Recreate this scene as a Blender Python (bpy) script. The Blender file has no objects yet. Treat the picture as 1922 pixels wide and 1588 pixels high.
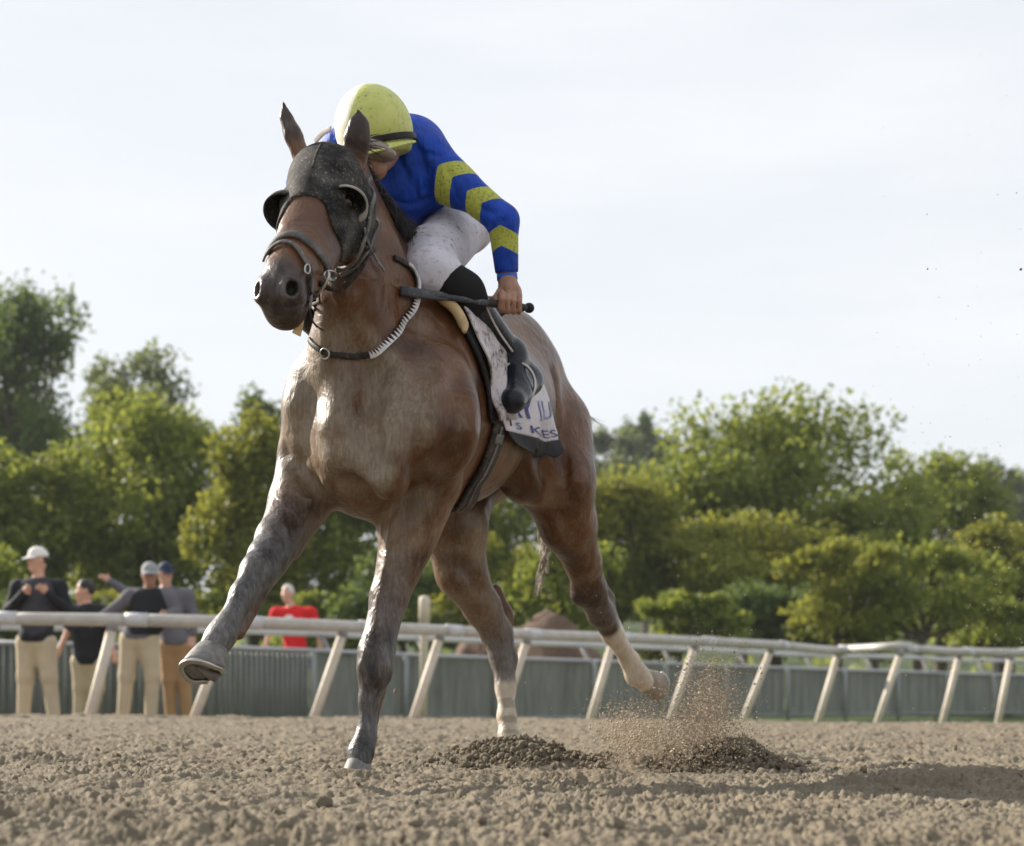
import bpy, bmesh, math, random
import numpy as np
from mathutils import Vector, Matrix

random.seed(7)
rng = np.random.default_rng(7)
SC = bpy.context.scene
COL = SC.collection
R = math.radians

# ------------------------------------------------------------------ camera, sky, sun, exposure
FPX, CX, HY, CAMH, ROLL = 3000.0, 961.0, 1299.0, 0.25, R(0.5)   # focal length (px of the 1922 px photo), optical axis, eye height
cam_d = bpy.data.cameras.new('camera')
cam = bpy.data.objects.new('camera', cam_d)
COL.objects.link(cam)
cam.location = (0, 0, CAMH)
cam.rotation_mode = 'QUATERNION'
cam.rotation_quaternion = (Matrix.Rotation(R(90), 3, 'X') @ Matrix.Rotation(ROLL, 3, 'Z')).to_quaternion()
cam_d.sensor_width = 36
cam_d.lens = FPX / 1922 * 36
cam_d.shift_y = (HY - 794) / 1922
cam_d.clip_start = 0.05
cam_d.clip_end = 3000
cam_d.dof.use_dof = True
cam_d.dof.focus_distance = 4.55
cam_d.dof.aperture_fstop = 3.4
SC.camera = cam

SUN_AZ, SUN_EL = R(59), R(28)      # the sun stands to the left of the view and behind the horse
world = bpy.data.worlds.new('World')
SC.world = world
world.use_nodes = True
wn = world.node_tree.nodes
wl = world.node_tree.links
wn.clear()
w_out = wn.new('ShaderNodeOutputWorld')
w_bg = wn.new('ShaderNodeBackground')
w_sky = wn.new('ShaderNodeTexSky')
w_sky.sky_type = 'NISHITA'
w_sky.sun_disc = False
w_sky.sun_elevation = SUN_EL
w_sky.sun_rotation = -SUN_AZ
w_sky.air_density = 1.0
w_sky.dust_density = 2.0
w_sky.ozone_density = 1.0
# a veil of thin high cloud over the whole sky
w_tc = wn.new('ShaderNodeTexCoord')
w_map = wn.new('ShaderNodeMapping')
w_map.inputs['Scale'].default_value = (2.0, 2.0, 11.0)
w_map.inputs['Rotation'].default_value = (0.12, -0.1, 0.3)
w_noise = wn.new('ShaderNodeTexNoise')
w_noise.inputs['Scale'].default_value = 1.1
w_noise.inputs['Detail'].default_value = 5
w_noise.inputs['Roughness'].default_value = 0.55
w_ramp = wn.new('ShaderNodeMapRange')
w_ramp.inputs['From Min'].default_value = 0.3
w_ramp.inputs['From Max'].default_value = 0.72
w_ramp.inputs['To Min'].default_value = 0.72
w_ramp.inputs['To Max'].default_value = 0.93
w_mix = wn.new('ShaderNodeMix')
w_mix.data_type = 'RGBA'
w_mix.inputs['B'].default_value = (8.65, 8.9, 9.2, 1)
w_bg.inputs['Strength'].default_value = 0.063
wl.new(w_tc.outputs['Generated'], w_map.inputs['Vector'])
wl.new(w_map.outputs['Vector'], w_noise.inputs['Vector'])
wl.new(w_noise.outputs['Fac'], w_ramp.inputs['Value'])
wl.new(w_ramp.outputs['Result'], w_mix.inputs['Factor'])
wl.new(w_sky.outputs['Color'], w_mix.inputs['A'])
wl.new(w_mix.outputs['Result'], w_bg.inputs['Color'])
wl.new(w_bg.outputs['Background'], w_out.inputs['Surface'])

sun_d = bpy.data.lights.new('sun', 'SUN')
sun_d.energy = 4.9
sun_d.angle = R(0.6)
sun_d.color = (1.0, 0.92, 0.80)
sun = bpy.data.objects.new('sun', sun_d)
COL.objects.link(sun)
SUNV = Vector((-math.sin(SUN_AZ) * math.cos(SUN_EL), math.cos(SUN_AZ) * math.cos(SUN_EL), math.sin(SUN_EL)))
sun.rotation_euler = SUNV.to_track_quat('Z', 'Y').to_euler()

vs = SC.view_settings
vs.view_transform = 'Standard'
vs.look = 'None'
vs.exposure = 0.88
vs.gamma = 1.0
vs.use_curve_mapping = False
SC.cycles.max_bounces = 8
SC.cycles.volume_bounces = 0
SC.cycles.transparent_max_bounces = 8

# ------------------------------------------------------------------ small helpers
CR, SR = math.cos(ROLL), math.sin(ROLL)


def at(px, py, Y):
    """Point of the place seen at photo pixel (px, py), Y metres in front of the camera."""
    u, v = (px - CX) / FPX, (HY - py) / FPX
    return np.array((Y * (u * CR - v * SR), Y, CAMH + Y * (u * SR + v * CR)))


def link(o, parent=None):
    COL.objects.link(o)
    if parent is not None:
        o.parent = parent
    return o


def mesh_obj(name, verts, faces, mat=None, parent=None, smooth=True):
    me = bpy.data.meshes.new(name)
    me.from_pydata([tuple(map(float, v)) for v in verts], [], [tuple(map(int, f)) for f in faces])
    return finish(name, me, mat, parent, smooth)


def np_mesh(name, V, F):
    """Fast mesh from numpy arrays (F: n x 3 or n x 4)."""
    me = bpy.data.meshes.new(name)
    V = np.asarray(V, np.float32)
    F = np.asarray(F, np.int32)
    n, k = F.shape
    me.vertices.add(len(V))
    me.vertices.foreach_set('co', V.ravel())
    me.loops.add(n * k)
    me.loops.foreach_set('vertex_index', F.ravel())
    me.polygons.add(n)
    me.polygons.foreach_set('loop_start', np.arange(0, n * k, k, dtype=np.int32))
    me.polygons.foreach_set('loop_total', np.full(n, k, np.int32))
    me.update(calc_edges=True)
    me.validate()
    return me


def finish(name, me, mat=None, parent=None, smooth=True):
    if mat is not None:
        me.materials.append(mat)
    if smooth:
        me.polygons.foreach_set('use_smooth', np.ones(len(me.polygons), bool))
    return link(bpy.data.objects.new(name, me), parent)


def np_obj(name, V, F, mat=None, parent=None, smooth=True):
    return finish(name, np_mesh(name, V, F), mat, parent, smooth)


def attr(o, name, vals):
    a = o.data.attributes.new(name, 'FLOAT', 'POINT')
    a.data.foreach_set('value', np.asarray(vals, np.float32))


def tag(o, label=None, cat=None, group=None, kind=None):
    if label:
        o['label'] = label
    if cat:
        o['category'] = cat
    if group:
        o['group'] = group
    if kind:
        o['kind'] = kind
    return o


def empty(name, loc=(0, 0, 0), rz=0.0, label=None, cat=None, group=None):
    o = bpy.data.objects.new(name, None)
    link(o)
    o.location = loc
    o.rotation_euler = (0, 0, rz)
    o.empty_display_size = 0.1
    return tag(o, label, cat, group)


def keep(o, parent):
    """Parent o without moving it (its mesh is already in place)."""
    o.parent = parent
    o.matrix_parent_inverse = Matrix.LocRotScale(parent.location, parent.rotation_euler, parent.scale).inverted()
    return o


# ------------------------------------------------------------------ signed-distance modelling
def nrm(v):
    v = np.asarray(v, float)
    return v / (np.linalg.norm(v) + 1e-12)


class Cone:
    """Round cone from a (radius ra) to b (radius rb); flat: (axis, factor) squashes it along an axis."""

    def __init__(s, a, b, ra, rb, k=0.04, flat=None, sub=False):
        s.a, s.b, s.ra, s.rb, s.k, s.sub = np.asarray(a, float), np.asarray(b, float), ra, rb, k, sub
        s.flat = None if flat is None else (nrm(flat[0]), flat[1])

    def box(s):
        r = max(s.ra, s.rb) * (1 if s.flat is None else max(1, s.flat[1]))
        return np.minimum(s.a, s.b) - r, np.maximum(s.a, s.b) + r

    def d(s, P):
        ab = s.b - s.a
        t = np.clip(((P - s.a) @ ab) / (ab @ ab), 0, 1)
        q = P - s.a - t[..., None] * ab
        if s.flat is not None:
            n, f = s.flat
            q = q + (q @ n)[..., None] * n * (1 / f - 1)
        return (np.sqrt((q * q).sum(-1)) - (s.ra + (s.rb - s.ra) * t)) * (1 if s.flat is None else min(1, s.flat[1]) ** 0.5)


class Ell:
    """Ellipsoid; M rows are its axes."""

    def __init__(s, c, r, M=None, k=0.05, sub=False):
        s.c, s.r, s.k, s.sub = np.asarray(c, float), np.asarray(r, float), k, sub
        s.M = np.eye(3) if M is None else np.asarray(M, float)

    def box(s):
        e = np.sqrt(((s.M * s.r[:, None]) ** 2).sum(0))
        return s.c - e, s.c + e

    def d(s, P):
        q = (P - s.c) @ s.M.T
        k0 = np.sqrt(((q / s.r) ** 2).sum(-1))
        k1 = np.sqrt(((q / (s.r ** 2)) ** 2).sum(-1)) + 1e-9
        return k0 * (k0 - 1.0) / k1


def blend(f, d, p):
    if p.sub:
        d = -d
        h = np.maximum(p.k - np.abs(f - d), 0) / p.k
        return np.maximum(f, d) + h * h * p.k * 0.25
    h = np.maximum(p.k - np.abs(f - d), 0) / p.k
    return np.minimum(f, d) - h * h * p.k * 0.25


def sdf(prims, P):
    P = np.asarray(P, float)
    f = np.full(P.shape[:-1], 1.0)
    for p in prims:
        f = blend(f, p.d(P), p)
    return f


def grad(prims, P, e=0.004):
    P = np.asarray(P, float)
    g = np.stack([sdf(prims, P + e * ax) - sdf(prims, P - e * ax) for ax in np.eye(3)], -1)
    return g / (np.linalg.norm(g, axis=-1, keepdims=True) + 1e-9)


def snap(prims, P, off=0.0, n=6):
    """Move points on to the surface, off metres proud of it."""
    P = np.array(P, float)
    for _ in range(n):
        P = P - ((sdf(prims, P) - off)[..., None]) * grad(prims, P) * 0.9
    return P


def trace(prims, px, py, off=0.0, Y0=3.6, Y1=7.2):
    """First point of the surface on the sight line of photo pixel (px, py)."""
    px, py = np.atleast_1d(np.asarray(px, float)), np.atleast_1d(np.asarray(py, float))
    dirs = np.stack([at(a, b, 1.0) - np.array((0, 0, CAMH)) for a, b in zip(px, py)])
    t = np.full(len(px), Y0)
    for _ in range(70):
        P = np.array((0, 0, CAMH)) + dirs * t[:, None]
        t = np.minimum(t + (sdf(prims, P) - off) * 0.7, Y1)
    return np.array((0, 0, CAMH)) + dirs * t[:, None]


def grid_field(prims, lo, hi, h, off=0.0):
    lo, hi = np.asarray(lo, float), np.asarray(hi, float)
    n = np.ceil((hi - lo) / h).astype(int) + 1
    ax = [lo[i] + h * np.arange(n[i]) for i in range(3)]
    F = np.full(tuple(n), 1.0, np.float32)
    for p in prims:
        a, b = p.box()
        m = p.k + 3 * h + max(off, 0)
        i0 = np.clip(np.floor((a - m - lo) / h).astype(int), 0, n)
        i1 = np.clip(np.ceil((b + m - lo) / h).astype(int) + 1, 0, n)
        if (i1 <= i0).any():
            continue
        X, Y, Z = np.meshgrid(*[ax[i][i0[i]:i1[i]] for i in range(3)], indexing='ij')
        d = p.d(np.stack([X, Y, Z], -1))
        s = tuple(slice(i0[i], i1[i]) for i in range(3))
        F[s] = blend(F[s], d, p)
    return F - off, lo, h


def surface(F, lo, h, relax=2):
    """Naive surface nets: a quad mesh of the zero level of F."""
    S = F < 0
    nx, ny, nz = F.shape
    c = np.zeros((nx - 1, ny - 1, nz - 1), np.uint8)
    offs = [(i, j, k) for i in (0, 1) for j in (0, 1) for k in (0, 1)]
    for i, j, k in offs:
        c += S[i:nx - 1 + i, j:ny - 1 + j, k:nz - 1 + k]
    act = (c > 0) & (c < 8)
    I = np.argwhere(act)
    idx = np.full(act.shape, -1, np.int32)
    idx[act] = np.arange(len(I))
    vals = {o: F[I[:, 0] + o[0], I[:, 1] + o[1], I[:, 2] + o[2]] for o in offs}
    acc = np.zeros((len(I), 3))
    cnt = np.zeros(len(I))
    for o in offs:
        for axn in range(3):
            if o[axn]:
                continue
            q = list(o)
            q[axn] = 1
            v0, v1 = vals[o], vals[tuple(q)]
            m = (v0 < 0) != (v1 < 0)
            t = np.where(m, v0 / np.where(m, v0 - v1, 1), 0)
            p = np.tile(np.array(o, float), (len(I), 1))
            p[:, axn] = t
            acc[m] += p[m]
            cnt[m] += 1
    V = lo + h * (I + acc / cnt[:, None])
    quads = []
    for axn in range(3):
        s0 = [slice(1, -1)] * 3
        s1 = [slice(1, -1)] * 3
        s0[axn] = slice(0, -1)
        s1[axn] = slice(1, None)
        A, B = S[tuple(s0)], S[tuple(s1)]
        e = np.argwhere(A != B)
        flip = A[tuple(e.T)]
        base = e.copy()
        o1, o2 = [a for a in range(3) if a != axn]
        base[:, o1] += 1
        base[:, o2] += 1
        def cell(d1, d2):
            q = base.copy()
            q[:, o1] -= d1
            q[:, o2] -= d2
            return idx[q[:, 0], q[:, 1], q[:, 2]]
        Q = np.stack([cell(1, 1), cell(0, 1), cell(0, 0), cell(1, 0)], 1)
        if axn == 1:
            flip = ~flip
        Q[~flip] = Q[~flip][:, ::-1]
        quads.append(Q)
    Q = np.concatenate(quads)
    Q = Q[(Q >= 0).all(1)]
    for _ in range(relax):
        s = np.zeros_like(V)
        w = np.zeros(len(V))
        for a in range(4):
            b = (a + 1) % 4
            np.add.at(s, Q[:, a], V[Q[:, b]])
            np.add.at(s, Q[:, b], V[Q[:, a]])
            np.add.at(w, Q[:, a], 1)
            np.add.at(w, Q[:, b], 1)
        V = V * 0.5 + 0.5 * s / np.maximum(w, 1)[:, None]
    return V, Q


def bounds(prims, pad):
    b = [p.box() for p in prims if not p.sub]
    return np.min([x[0] for x in b], 0) - pad, np.max([x[1] for x in b], 0) + pad


def solid(name, prims, h, mat, parent=None, relax=2, off=0.0, clip=None, box=None):
    """One continuous mesh of the blended primitives; clip(P) > 0 cuts away."""
    lo, hi = bounds(prims, 0.03 + max(off, 0)) if box is None else box
    F, lo, h = grid_field(prims, lo, hi, h, off)
    if clip is not None:
        n = F.shape
        ax = [lo[i] + h * np.arange(n[i]) for i in range(3)]
        m = np.argwhere(F < 4 * h)
        P = np.stack([ax[0][m[:, 0]], ax[1][m[:, 1]], ax[2][m[:, 2]]], -1)
        F[tuple(m.T)] = np.maximum(F[tuple(m.T)], clip(P))
    V, Q = surface(F, lo, h, relax)
    return np_obj(name, V, Q, mat, parent)


def spline(pts, n):
    """Catmull-Rom through pts, n samples."""
    P = np.asarray(pts, float)
    P = np.vstack([2 * P[0] - P[1], P, 2 * P[-1] - P[-2]])
    m = len(P) - 3
    t = np.linspace(0, m - 1e-6, n)
    i = t.astype(int)
    f = (t - i)[:, None]
    a, b, c, d = P[i], P[i + 1], P[i + 2], P[i + 3]
    return 0.5 * (2 * b + (c - a) * f + (2 * a - 5 * b + 4 * c - d) * f ** 2 + (3 * b - a - 3 * c + d) * f ** 3)


def tube(path, rad, sides=8, cap=True):
    """Vertices and faces of a round tube."""
    P = np.asarray(path, float)
    n = len(P)
    rad = np.broadcast_to(np.asarray(rad, float), (n,))
    T = np.gradient(P, axis=0)
    T /= np.linalg.norm(T, axis=1, keepdims=True) + 1e-12
    u = np.cross(T[0], (0.3, 0.5, 0.81))
    u /= np.linalg.norm(u)
    V, F = [], []
    ang = np.linspace(0, 2 * np.pi, sides, endpoint=False)
    for i in range(n):
        u = u - T[i] * (u @ T[i])
        u /= np.linalg.norm(u) + 1e-12
        w = np.cross(T[i], u)
        V.append(P[i] + rad[i] * (np.cos(ang)[:, None] * u + np.sin(ang)[:, None] * w))
    V = np.concatenate(V)
    for i in range(n - 1):
        for j in range(sides):
            k = (j + 1) % sides
            F.append((i * sides + j, i * sides + k, (i + 1) * sides + k, (i + 1) * sides + j))
    F = [list(f) for f in F]
    if cap:
        F.append(list(range(sides))[::-1])
        F.append([(n - 1) * sides + j for j in range(sides)])
    return V, F


def strap(path, normals, width, thick):
    """A flat strap along path, lying with its face along normals."""
    P, N = np.asarray(path, float), np.asarray(normals, float)
    n = len(P)
    width = np.broadcast_to(np.asarray(width, float), (n,))
    T = np.gradient(P, axis=0)
    T /= np.linalg.norm(T, axis=1, keepdims=True) + 1e-12
    S = np.cross(T, N)
    S /= np.linalg.norm(S, axis=1, keepdims=True) + 1e-12
    ring = [(-.5, -.5), (-.5, .35), (-.35, .5), (.35, .5), (.5, .35), (.5, -.5)]
    k = len(ring)
    V = np.concatenate([np.stack([P[i] + S[i] * width[i] * a + N[i] * thick * b for a, b in ring]) for i in range(n)])
    F = []
    for i in range(n - 1):
        for j in range(k):
            F.append([i * k + j, (i + 1) * k + j, (i + 1) * k + (j + 1) % k, i * k + (j + 1) % k])
    F.append(list(range(k)))
    F.append([(n - 1) * k + j for j in range(k)][::-1])
    return V, F


class Bag:
    """Collects pieces into one mesh."""

    def __init__(s):
        s.V, s.F, s.n = [], [], 0

    def add(s, VF):
        V, F = VF
        s.V.extend([tuple(v) for v in V])
        s.F.extend([[i + s.n for i in f] for f in F])
        s.n += len(V)
        return s

    def obj(s, name, mat, parent=None, smooth=True):
        return mesh_obj(name, s.V, s.F, mat, parent, smooth)


def box_vf(c, size, M=None):
    c, h = np.asarray(c, float), np.asarray(size, float) / 2
    M = np.eye(3) if M is None else np.asarray(M, float)
    V = np.array([(x, y, z) for x in (-1, 1) for y in (-1, 1) for z in (-1, 1)]) * h @ M + c
    return V, [[0, 1, 3, 2], [4, 6, 7, 5], [0, 4, 5, 1], [2, 3, 7, 6], [0, 2, 6, 4], [1, 5, 7, 3]]


# ------------------------------------------------------------------ materials
class NT:
    """Tiny node builder."""

    def __init__(s, name):
        s.m = bpy.data.materials.new(name)
        s.m.use_nodes = True
        s.t = s.m.node_tree
        s.b = s.t.nodes['Principled BSDF']
        s.out = s.t.nodes['Material Output']

    def n(s, kind, props=None, **inp):
        x = s.t.nodes.new('ShaderNode' + kind)
        for k, v in (props or {}).items():
            setattr(x, k, v)
        for k, v in inp.items():
            s.set(x.inputs[k.replace('_', ' ')], v)
        return x

    def set(s, sock, v):
        if hasattr(v, 'is_output') and v.is_output:
            s.t.links.new(v, sock)
        elif isinstance(v, (tuple, list)) and len(v) == 3 and sock.type == 'RGBA':
            sock.default_value = (*v, 1)
        else:
            sock.default_value = v

    def P(s, **inp):
        for k, v in inp.items():
            s.set(s.b.inputs[k.replace('_', ' ')], v)
        return s

    def pos(s, space='Object'):
        return s.n('TexCoord').outputs[space]

    def noise(s, scale, detail=4, rough=0.55, vec=None, dist=0.0):
        return s.n('TexNoise', Vector=vec if vec is not None else s.pos(), Scale=scale, Detail=detail, Roughness=rough, Distortion=dist).outputs['Fac']

    def ramp(s, v, a, b, lo=0.0, hi=1.0):
        return s.n('MapRange', Value=v, From_Min=a, From_Max=b, To_Min=lo, To_Max=hi).outputs['Result']

    def mix(s, f, a, b, mode='MIX'):
        x = s.n('Mix', {'data_type': 'RGBA', 'blend_type': mode})
        s.set(x.inputs[0], f)
        s.set(x.inputs[6], a)
        s.set(x.inputs[7], b)
        return x.outputs[2]

    def math(s, op, a, b=0.5):
        x = s.n('Math', {'operation': op, 'use_clamp': False})
        s.set(x.inputs[0], a)
        s.set(x.inputs[1], b)
        return x.outputs[0]

    def attr(s, name):
        return s.n('Attribute', {'attribute_name': name}).outputs['Fac']

    def bump(s, h, strength, dist, prev=None):
        x = s.n('Bump', Height=h, Strength=strength, Distance=dist)
        if prev is not None:
            s.set(x.inputs['Normal'], prev)
        return x.outputs['Normal']


def cloth(name, col, var=0.25, rough=0.85, dirt=None, dirt_amt=0.0, scale=60, wrinkle=0.0, sheen=0.0):
    """Woven or leather stuff with uneven colour, specks of dirt and a fine relief."""
    t = NT(name)
    a = t.noise(scale * 0.25, 5)
    c = t.mix(t.ramp(a, 0.3, 0.7), tuple(x * (1 - var) for x in col), tuple(min(1, x * (1 + var * 0.6)) for x in col))
    if dirt is not None:
        s = t.noise(scale, 3, 0.6)
        big = t.noise(scale * 0.12, 4)
        f = t.math('MULTIPLY', t.ramp(s, 0.56, 0.68), t.ramp(big, 0.35, 0.65, 0.25, 1.0))
        f = t.math('ADD', t.math('MULTIPLY', f, 0.85), t.ramp(big, 0.4, 0.8, 0.0, 0.45))
        c = t.mix(t.math('MULTIPLY', f, dirt_amt), c, dirt)
    t.P(Base_Color=c, Roughness=rough)
    nb = t.bump(t.noise(scale * 4, 3), 0.25, 0.002)
    t.P(Specular_IOR_Level=.25)
    if wrinkle:
        nb = t.bump(t.noise(scale * 0.35, 3, 0.5, dist=0.6), wrinkle, 0.012, nb)
    t.P(Normal=nb)
    if sheen:
        t.P(Sheen_Weight=sheen)
    return t.m


def plain(name, col, rough=0.5, metal=0.0, var=0.15, scale=30):
    t = NT(name)
    c = t.mix(t.ramp(t.noise(scale, 5), 0.3, 0.7), tuple(x * (1 - var) for x in col), tuple(min(1, x * (1 + var)) for x in col))
    t.P(Base_Color=c, Roughness=t.ramp(t.noise(scale * 2, 3), 0.3, 0.7, max(0, rough - .1), min(1, rough + .1)), Metallic=metal)
    t.P(Normal=t.bump(t.noise(scale * 6, 3), 0.15, 0.002))
    return t.m
# ------------------------------------------------------------------ the ground
def smooth_noise(X, Y, scale, seed, octaves=3, rough=.5):
    """Value noise for numpy grids."""
    out, amp, tot = 0, 1.0, 0
    for o in range(octaves):
        r = np.random.default_rng(seed + o)
        T = r.random((256, 256))
        x, y = X / scale * 2 ** o, Y / scale * 2 ** o
        i, j = np.floor(x).astype(int), np.floor(y).astype(int)
        fx, fy = x - i, y - j
        fx, fy = fx * fx * (3 - 2 * fx), fy * fy * (3 - 2 * fy)
        g = lambda a, b: T[(i + a) % 256, (j + b) % 256]
        out = out + amp * (g(0, 0) * (1 - fx) * (1 - fy) + g(1, 0) * fx * (1 - fy) + g(0, 1) * (1 - fx) * fy + g(1, 1) * fx * fy)
        tot += amp
        amp *= rough
    return out / tot


def clod_tile(n, size, specs, seed):
    """Height map of crumbs lying on each other, periodic, n x n over size metres."""
    r = np.random.default_rng(seed)
    T = np.zeros((n, n), np.float32)
    px = size / n
    for count, r0, r1, hh in specs:
        for _ in range(count):
            rad = r0 + (r1 - r0) * r.random() ** 2
            w = int(rad * 1.4 / px) + 2
            cx, cy = r.random(2) * n
            ix, iy = np.arange(int(cx) - w, int(cx) + w + 1), np.arange(int(cy) - w, int(cy) + w + 1)
            dx, dy = (ix - cx)[:, None] * px, (iy - cy)[None, :] * px
            a = r.random() * 3.14
            e = .65 + .35 * r.random()
            u, v = dx * math.cos(a) + dy * math.sin(a), (-dx * math.sin(a) + dy * math.cos(a)) / e
            q = np.abs(u / rad) ** 2.4 + np.abs(v / rad) ** 2.4
            d = np.clip(1 - q, 0, None) ** .5 * rad * hh * (.6 + .8 * r.random()) + (u * r.normal(0, .25) + v * r.normal(0, .25)) * (q < 1)
            gx, gy = np.ix_(ix % n, iy % n)
            base = T[int(cx) % n, int(cy) % n] * .55
            T[gx, gy] = np.maximum(T[gx, gy], np.where(q < 1, base + d, 0))
    return T


def sample(T, size, X, Y):
    n = T.shape[0]
    x, y = (X / size * n) % n, (Y / size * n) % n
    i, j = np.floor(x).astype(int) % n, np.floor(y).astype(int) % n
    fx, fy = x - np.floor(x), y - np.floor(y)
    i1, j1 = (i + 1) % n, (j + 1) % n
    return T[i, j] * (1 - fx) * (1 - fy) + T[i1, j] * fx * (1 - fy) + T[i, j1] * (1 - fx) * fy + T[i1, j1] * fx * fy


TS = 1.7
TILE = clod_tile(1100, TS, [(30000, .003, .0085, 1.0), (500, .008, .016, .7), (25, .016, .030, .5)], 3)
MOUNDS = [(.02, 5.50, .22, .28, .075), (-.10, 5.62, .30, .2, .03), (.76, 5.42, .17, .20, .085), (.52, 5.50, .22, .2, .04), (-.44, 4.50, .17, .10, .030),
          (1.05, 4.25, .45, .12, .03), (-1.0, 3.1, .35, .14, .035), (.3, 4.75, .35, .10, .02), (1.5, 4.9, .5, .15, .03), (-.6, 2.75, .30, .10, .03), (-1.6, 5.2, .5, .2, .03)]


def track_height(X, Y, fine=True):
    z = .035 * (smooth_noise(X + 40, Y + 40, 1.3, 11, 3) - .5)
    m = np.zeros_like(z)
    for x, y, sx, sy, h in MOUNDS:
        g = np.exp(-((X - x) / sx) ** 2 * 1.6 - ((Y - y) / sy) ** 2 * 1.6)
        z = z + h * g
        m = np.maximum(m, g * min(1, h / .08))
    if fine:
        wx, wy = .010 * (smooth_noise(X, Y, .016, 61, 2) - .5), .014 * (smooth_noise(X, Y, .019, 62, 2) - .5)
        X, Y0_, Y = X + wx, Y, Y + wy
        a = sample(TILE, TS, X + .9 * Y * .05, Y)
        b = sample(TILE, TS * 1.2, X * .82 - Y * .57 + 1.3, X * .57 + Y * .82)
        patchy = smooth_noise(X + 9, Y + 3, .38, 31, 3)
        ridged = 0
        for lam, amp, sd in ((.13, .0110, 87), (.036, .0080, 81), (.017, .0056, 83), (.009, .0034, 85)):
            q = smooth_noise(X * 1.0 + sd, Y * .8 + sd * .7, lam, sd, 2, .6)
            ridged = ridged + amp * (1 - np.abs(q * 2 - 1) * 2.2)
        z = z + ridged * (.55 + .9 * patchy) + (a * np.clip(patchy * 2.2 - .55, .12, 1.2) + .35 * b * np.clip(1.4 - patchy * 1.6, 0, 1)) * (1 + .5 * m) - .008
        z = z + .005 * (smooth_noise(X, Y, .008, 5, 2, .6) - .5)
        pit = smooth_noise(X + 3, Y * .8 + 7, .16, 71, 2)
        z = z - .016 * np.clip((pit - .60) / .2, 0, 1) + .010 * np.clip((.36 - pit) / .2, 0, 1)
        Y = Y0_
    # the crown of the track: it falls away beyond fifteen metres
    return z - .22 * np.clip((Y - 14.2) / 2.6, 0, 1) ** 1.5, m


ny_, nx_ = 600, 780
yy = 2.0 * (17.0 / 2.0) ** (np.arange(ny_) / (ny_ - 1))
uu = np.linspace(-1, 1, nx_)
GX = uu[None, :] * (.40 * yy[:, None] + .35)
GY = np.repeat(yy[:, None], nx_, 1)
GX = GX + .002 * rng.normal(0, 1, GX.shape) * 0
GZ, GM = track_height(GX, GY)
ii = np.arange(ny_ * nx_).reshape(ny_, nx_)
GF = np.stack([ii[:-1, :-1], ii[:-1, 1:], ii[1:, 1:], ii[1:, :-1]], -1).reshape(-1, 4)

t = NT('track_dirt')
n1 = t.noise(1.6, 5, .6)
n2 = t.noise(55, 5, .65)
n3 = t.noise(9, 4, .6)
c = t.mix(t.ramp(n2, .25, .75), (.098, .084, .058), (.215, .184, .134))
c = t.mix(t.ramp(n3, .35, .7, 0, .45), c, (.30, .258, .198))
c = t.mix(t.ramp(n1, .35, .7, 0, .35), c, (.22, .165, .115))
c = t.mix(t.math('MULTIPLY', t.attr('damp'), .62), c, (.075, .052, .034))
t.P(Base_Color=c, Roughness=.95, Specular_IOR_Level=.2)
t.P(Normal=t.bump(t.noise(160, 4, .65), .7, .006, t.bump(t.noise(45, 4, .6), .5, .012)))
M_DIRT = t.m
track = np_obj('track', np.stack([GX, GY, GZ], -1).reshape(-1, 3), GF, M_DIRT, None)
attr(track, 'damp', GM.ravel())
tag(track, 'brown crumbly dirt of the race track torn up by hooves', None, None, 'structure')

# the same dirt carries on to both sides, behind the camera
o = mesh_obj('dirt_apron', [(-60, -30, -.06), (60, -30, -.06), (60, 15.2, -.06), (-60, 15.2, -.06)], [(0, 1, 2, 3)], M_DIRT, smooth=False)
tag(o, 'brown dirt of the race track beyond the torn strip', None, None, 'structure')
t = NT('turf')
t.P(Base_Color=t.mix(t.ramp(t.noise(2.2, 6, .65), .3, .7), (.035, .060, .014), (.085, .120, .030)), Roughness=.95, Normal=t.bump(t.noise(40, 4), .8, .05))
M_TURF = t.m
o = mesh_obj('ground', [(-290, -290, -.30), (290, -290, -.30), (290, 290, -.30), (-290, 290, -.30)], [(0, 1, 2, 3)], M_TURF, smooth=False)
tag(o, 'green turf of the infield beyond the rails', None, None, 'structure')


# crumbs and clods
def lump(seed, sub=1, rough=.28):
    r = np.random.default_rng(seed)
    if sub < 0:
        return np.array([(1, 1, 1), (-1, -1, 1), (-1, 1, -1), (1, -1, -1)]) * r.uniform(.4, 1.1, (4, 3)), np.array([(0, 2, 1), (0, 1, 3), (0, 3, 2), (1, 2, 3)])
    bm_ = bmesh.new()
    bmesh.ops.create_icosphere(bm_, subdivisions=sub, radius=1)
    V = np.array([v.co[:] for v in bm_.verts])
    F = np.array([[v.index for v in f.verts] for f in bm_.faces])
    bm_.free()
    V = V * (1 + r.normal(0, rough, (len(V), 1))) * (.7 + .5 * r.random(3)) + r.normal(0, rough * .3, V.shape)
    return V, F


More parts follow.
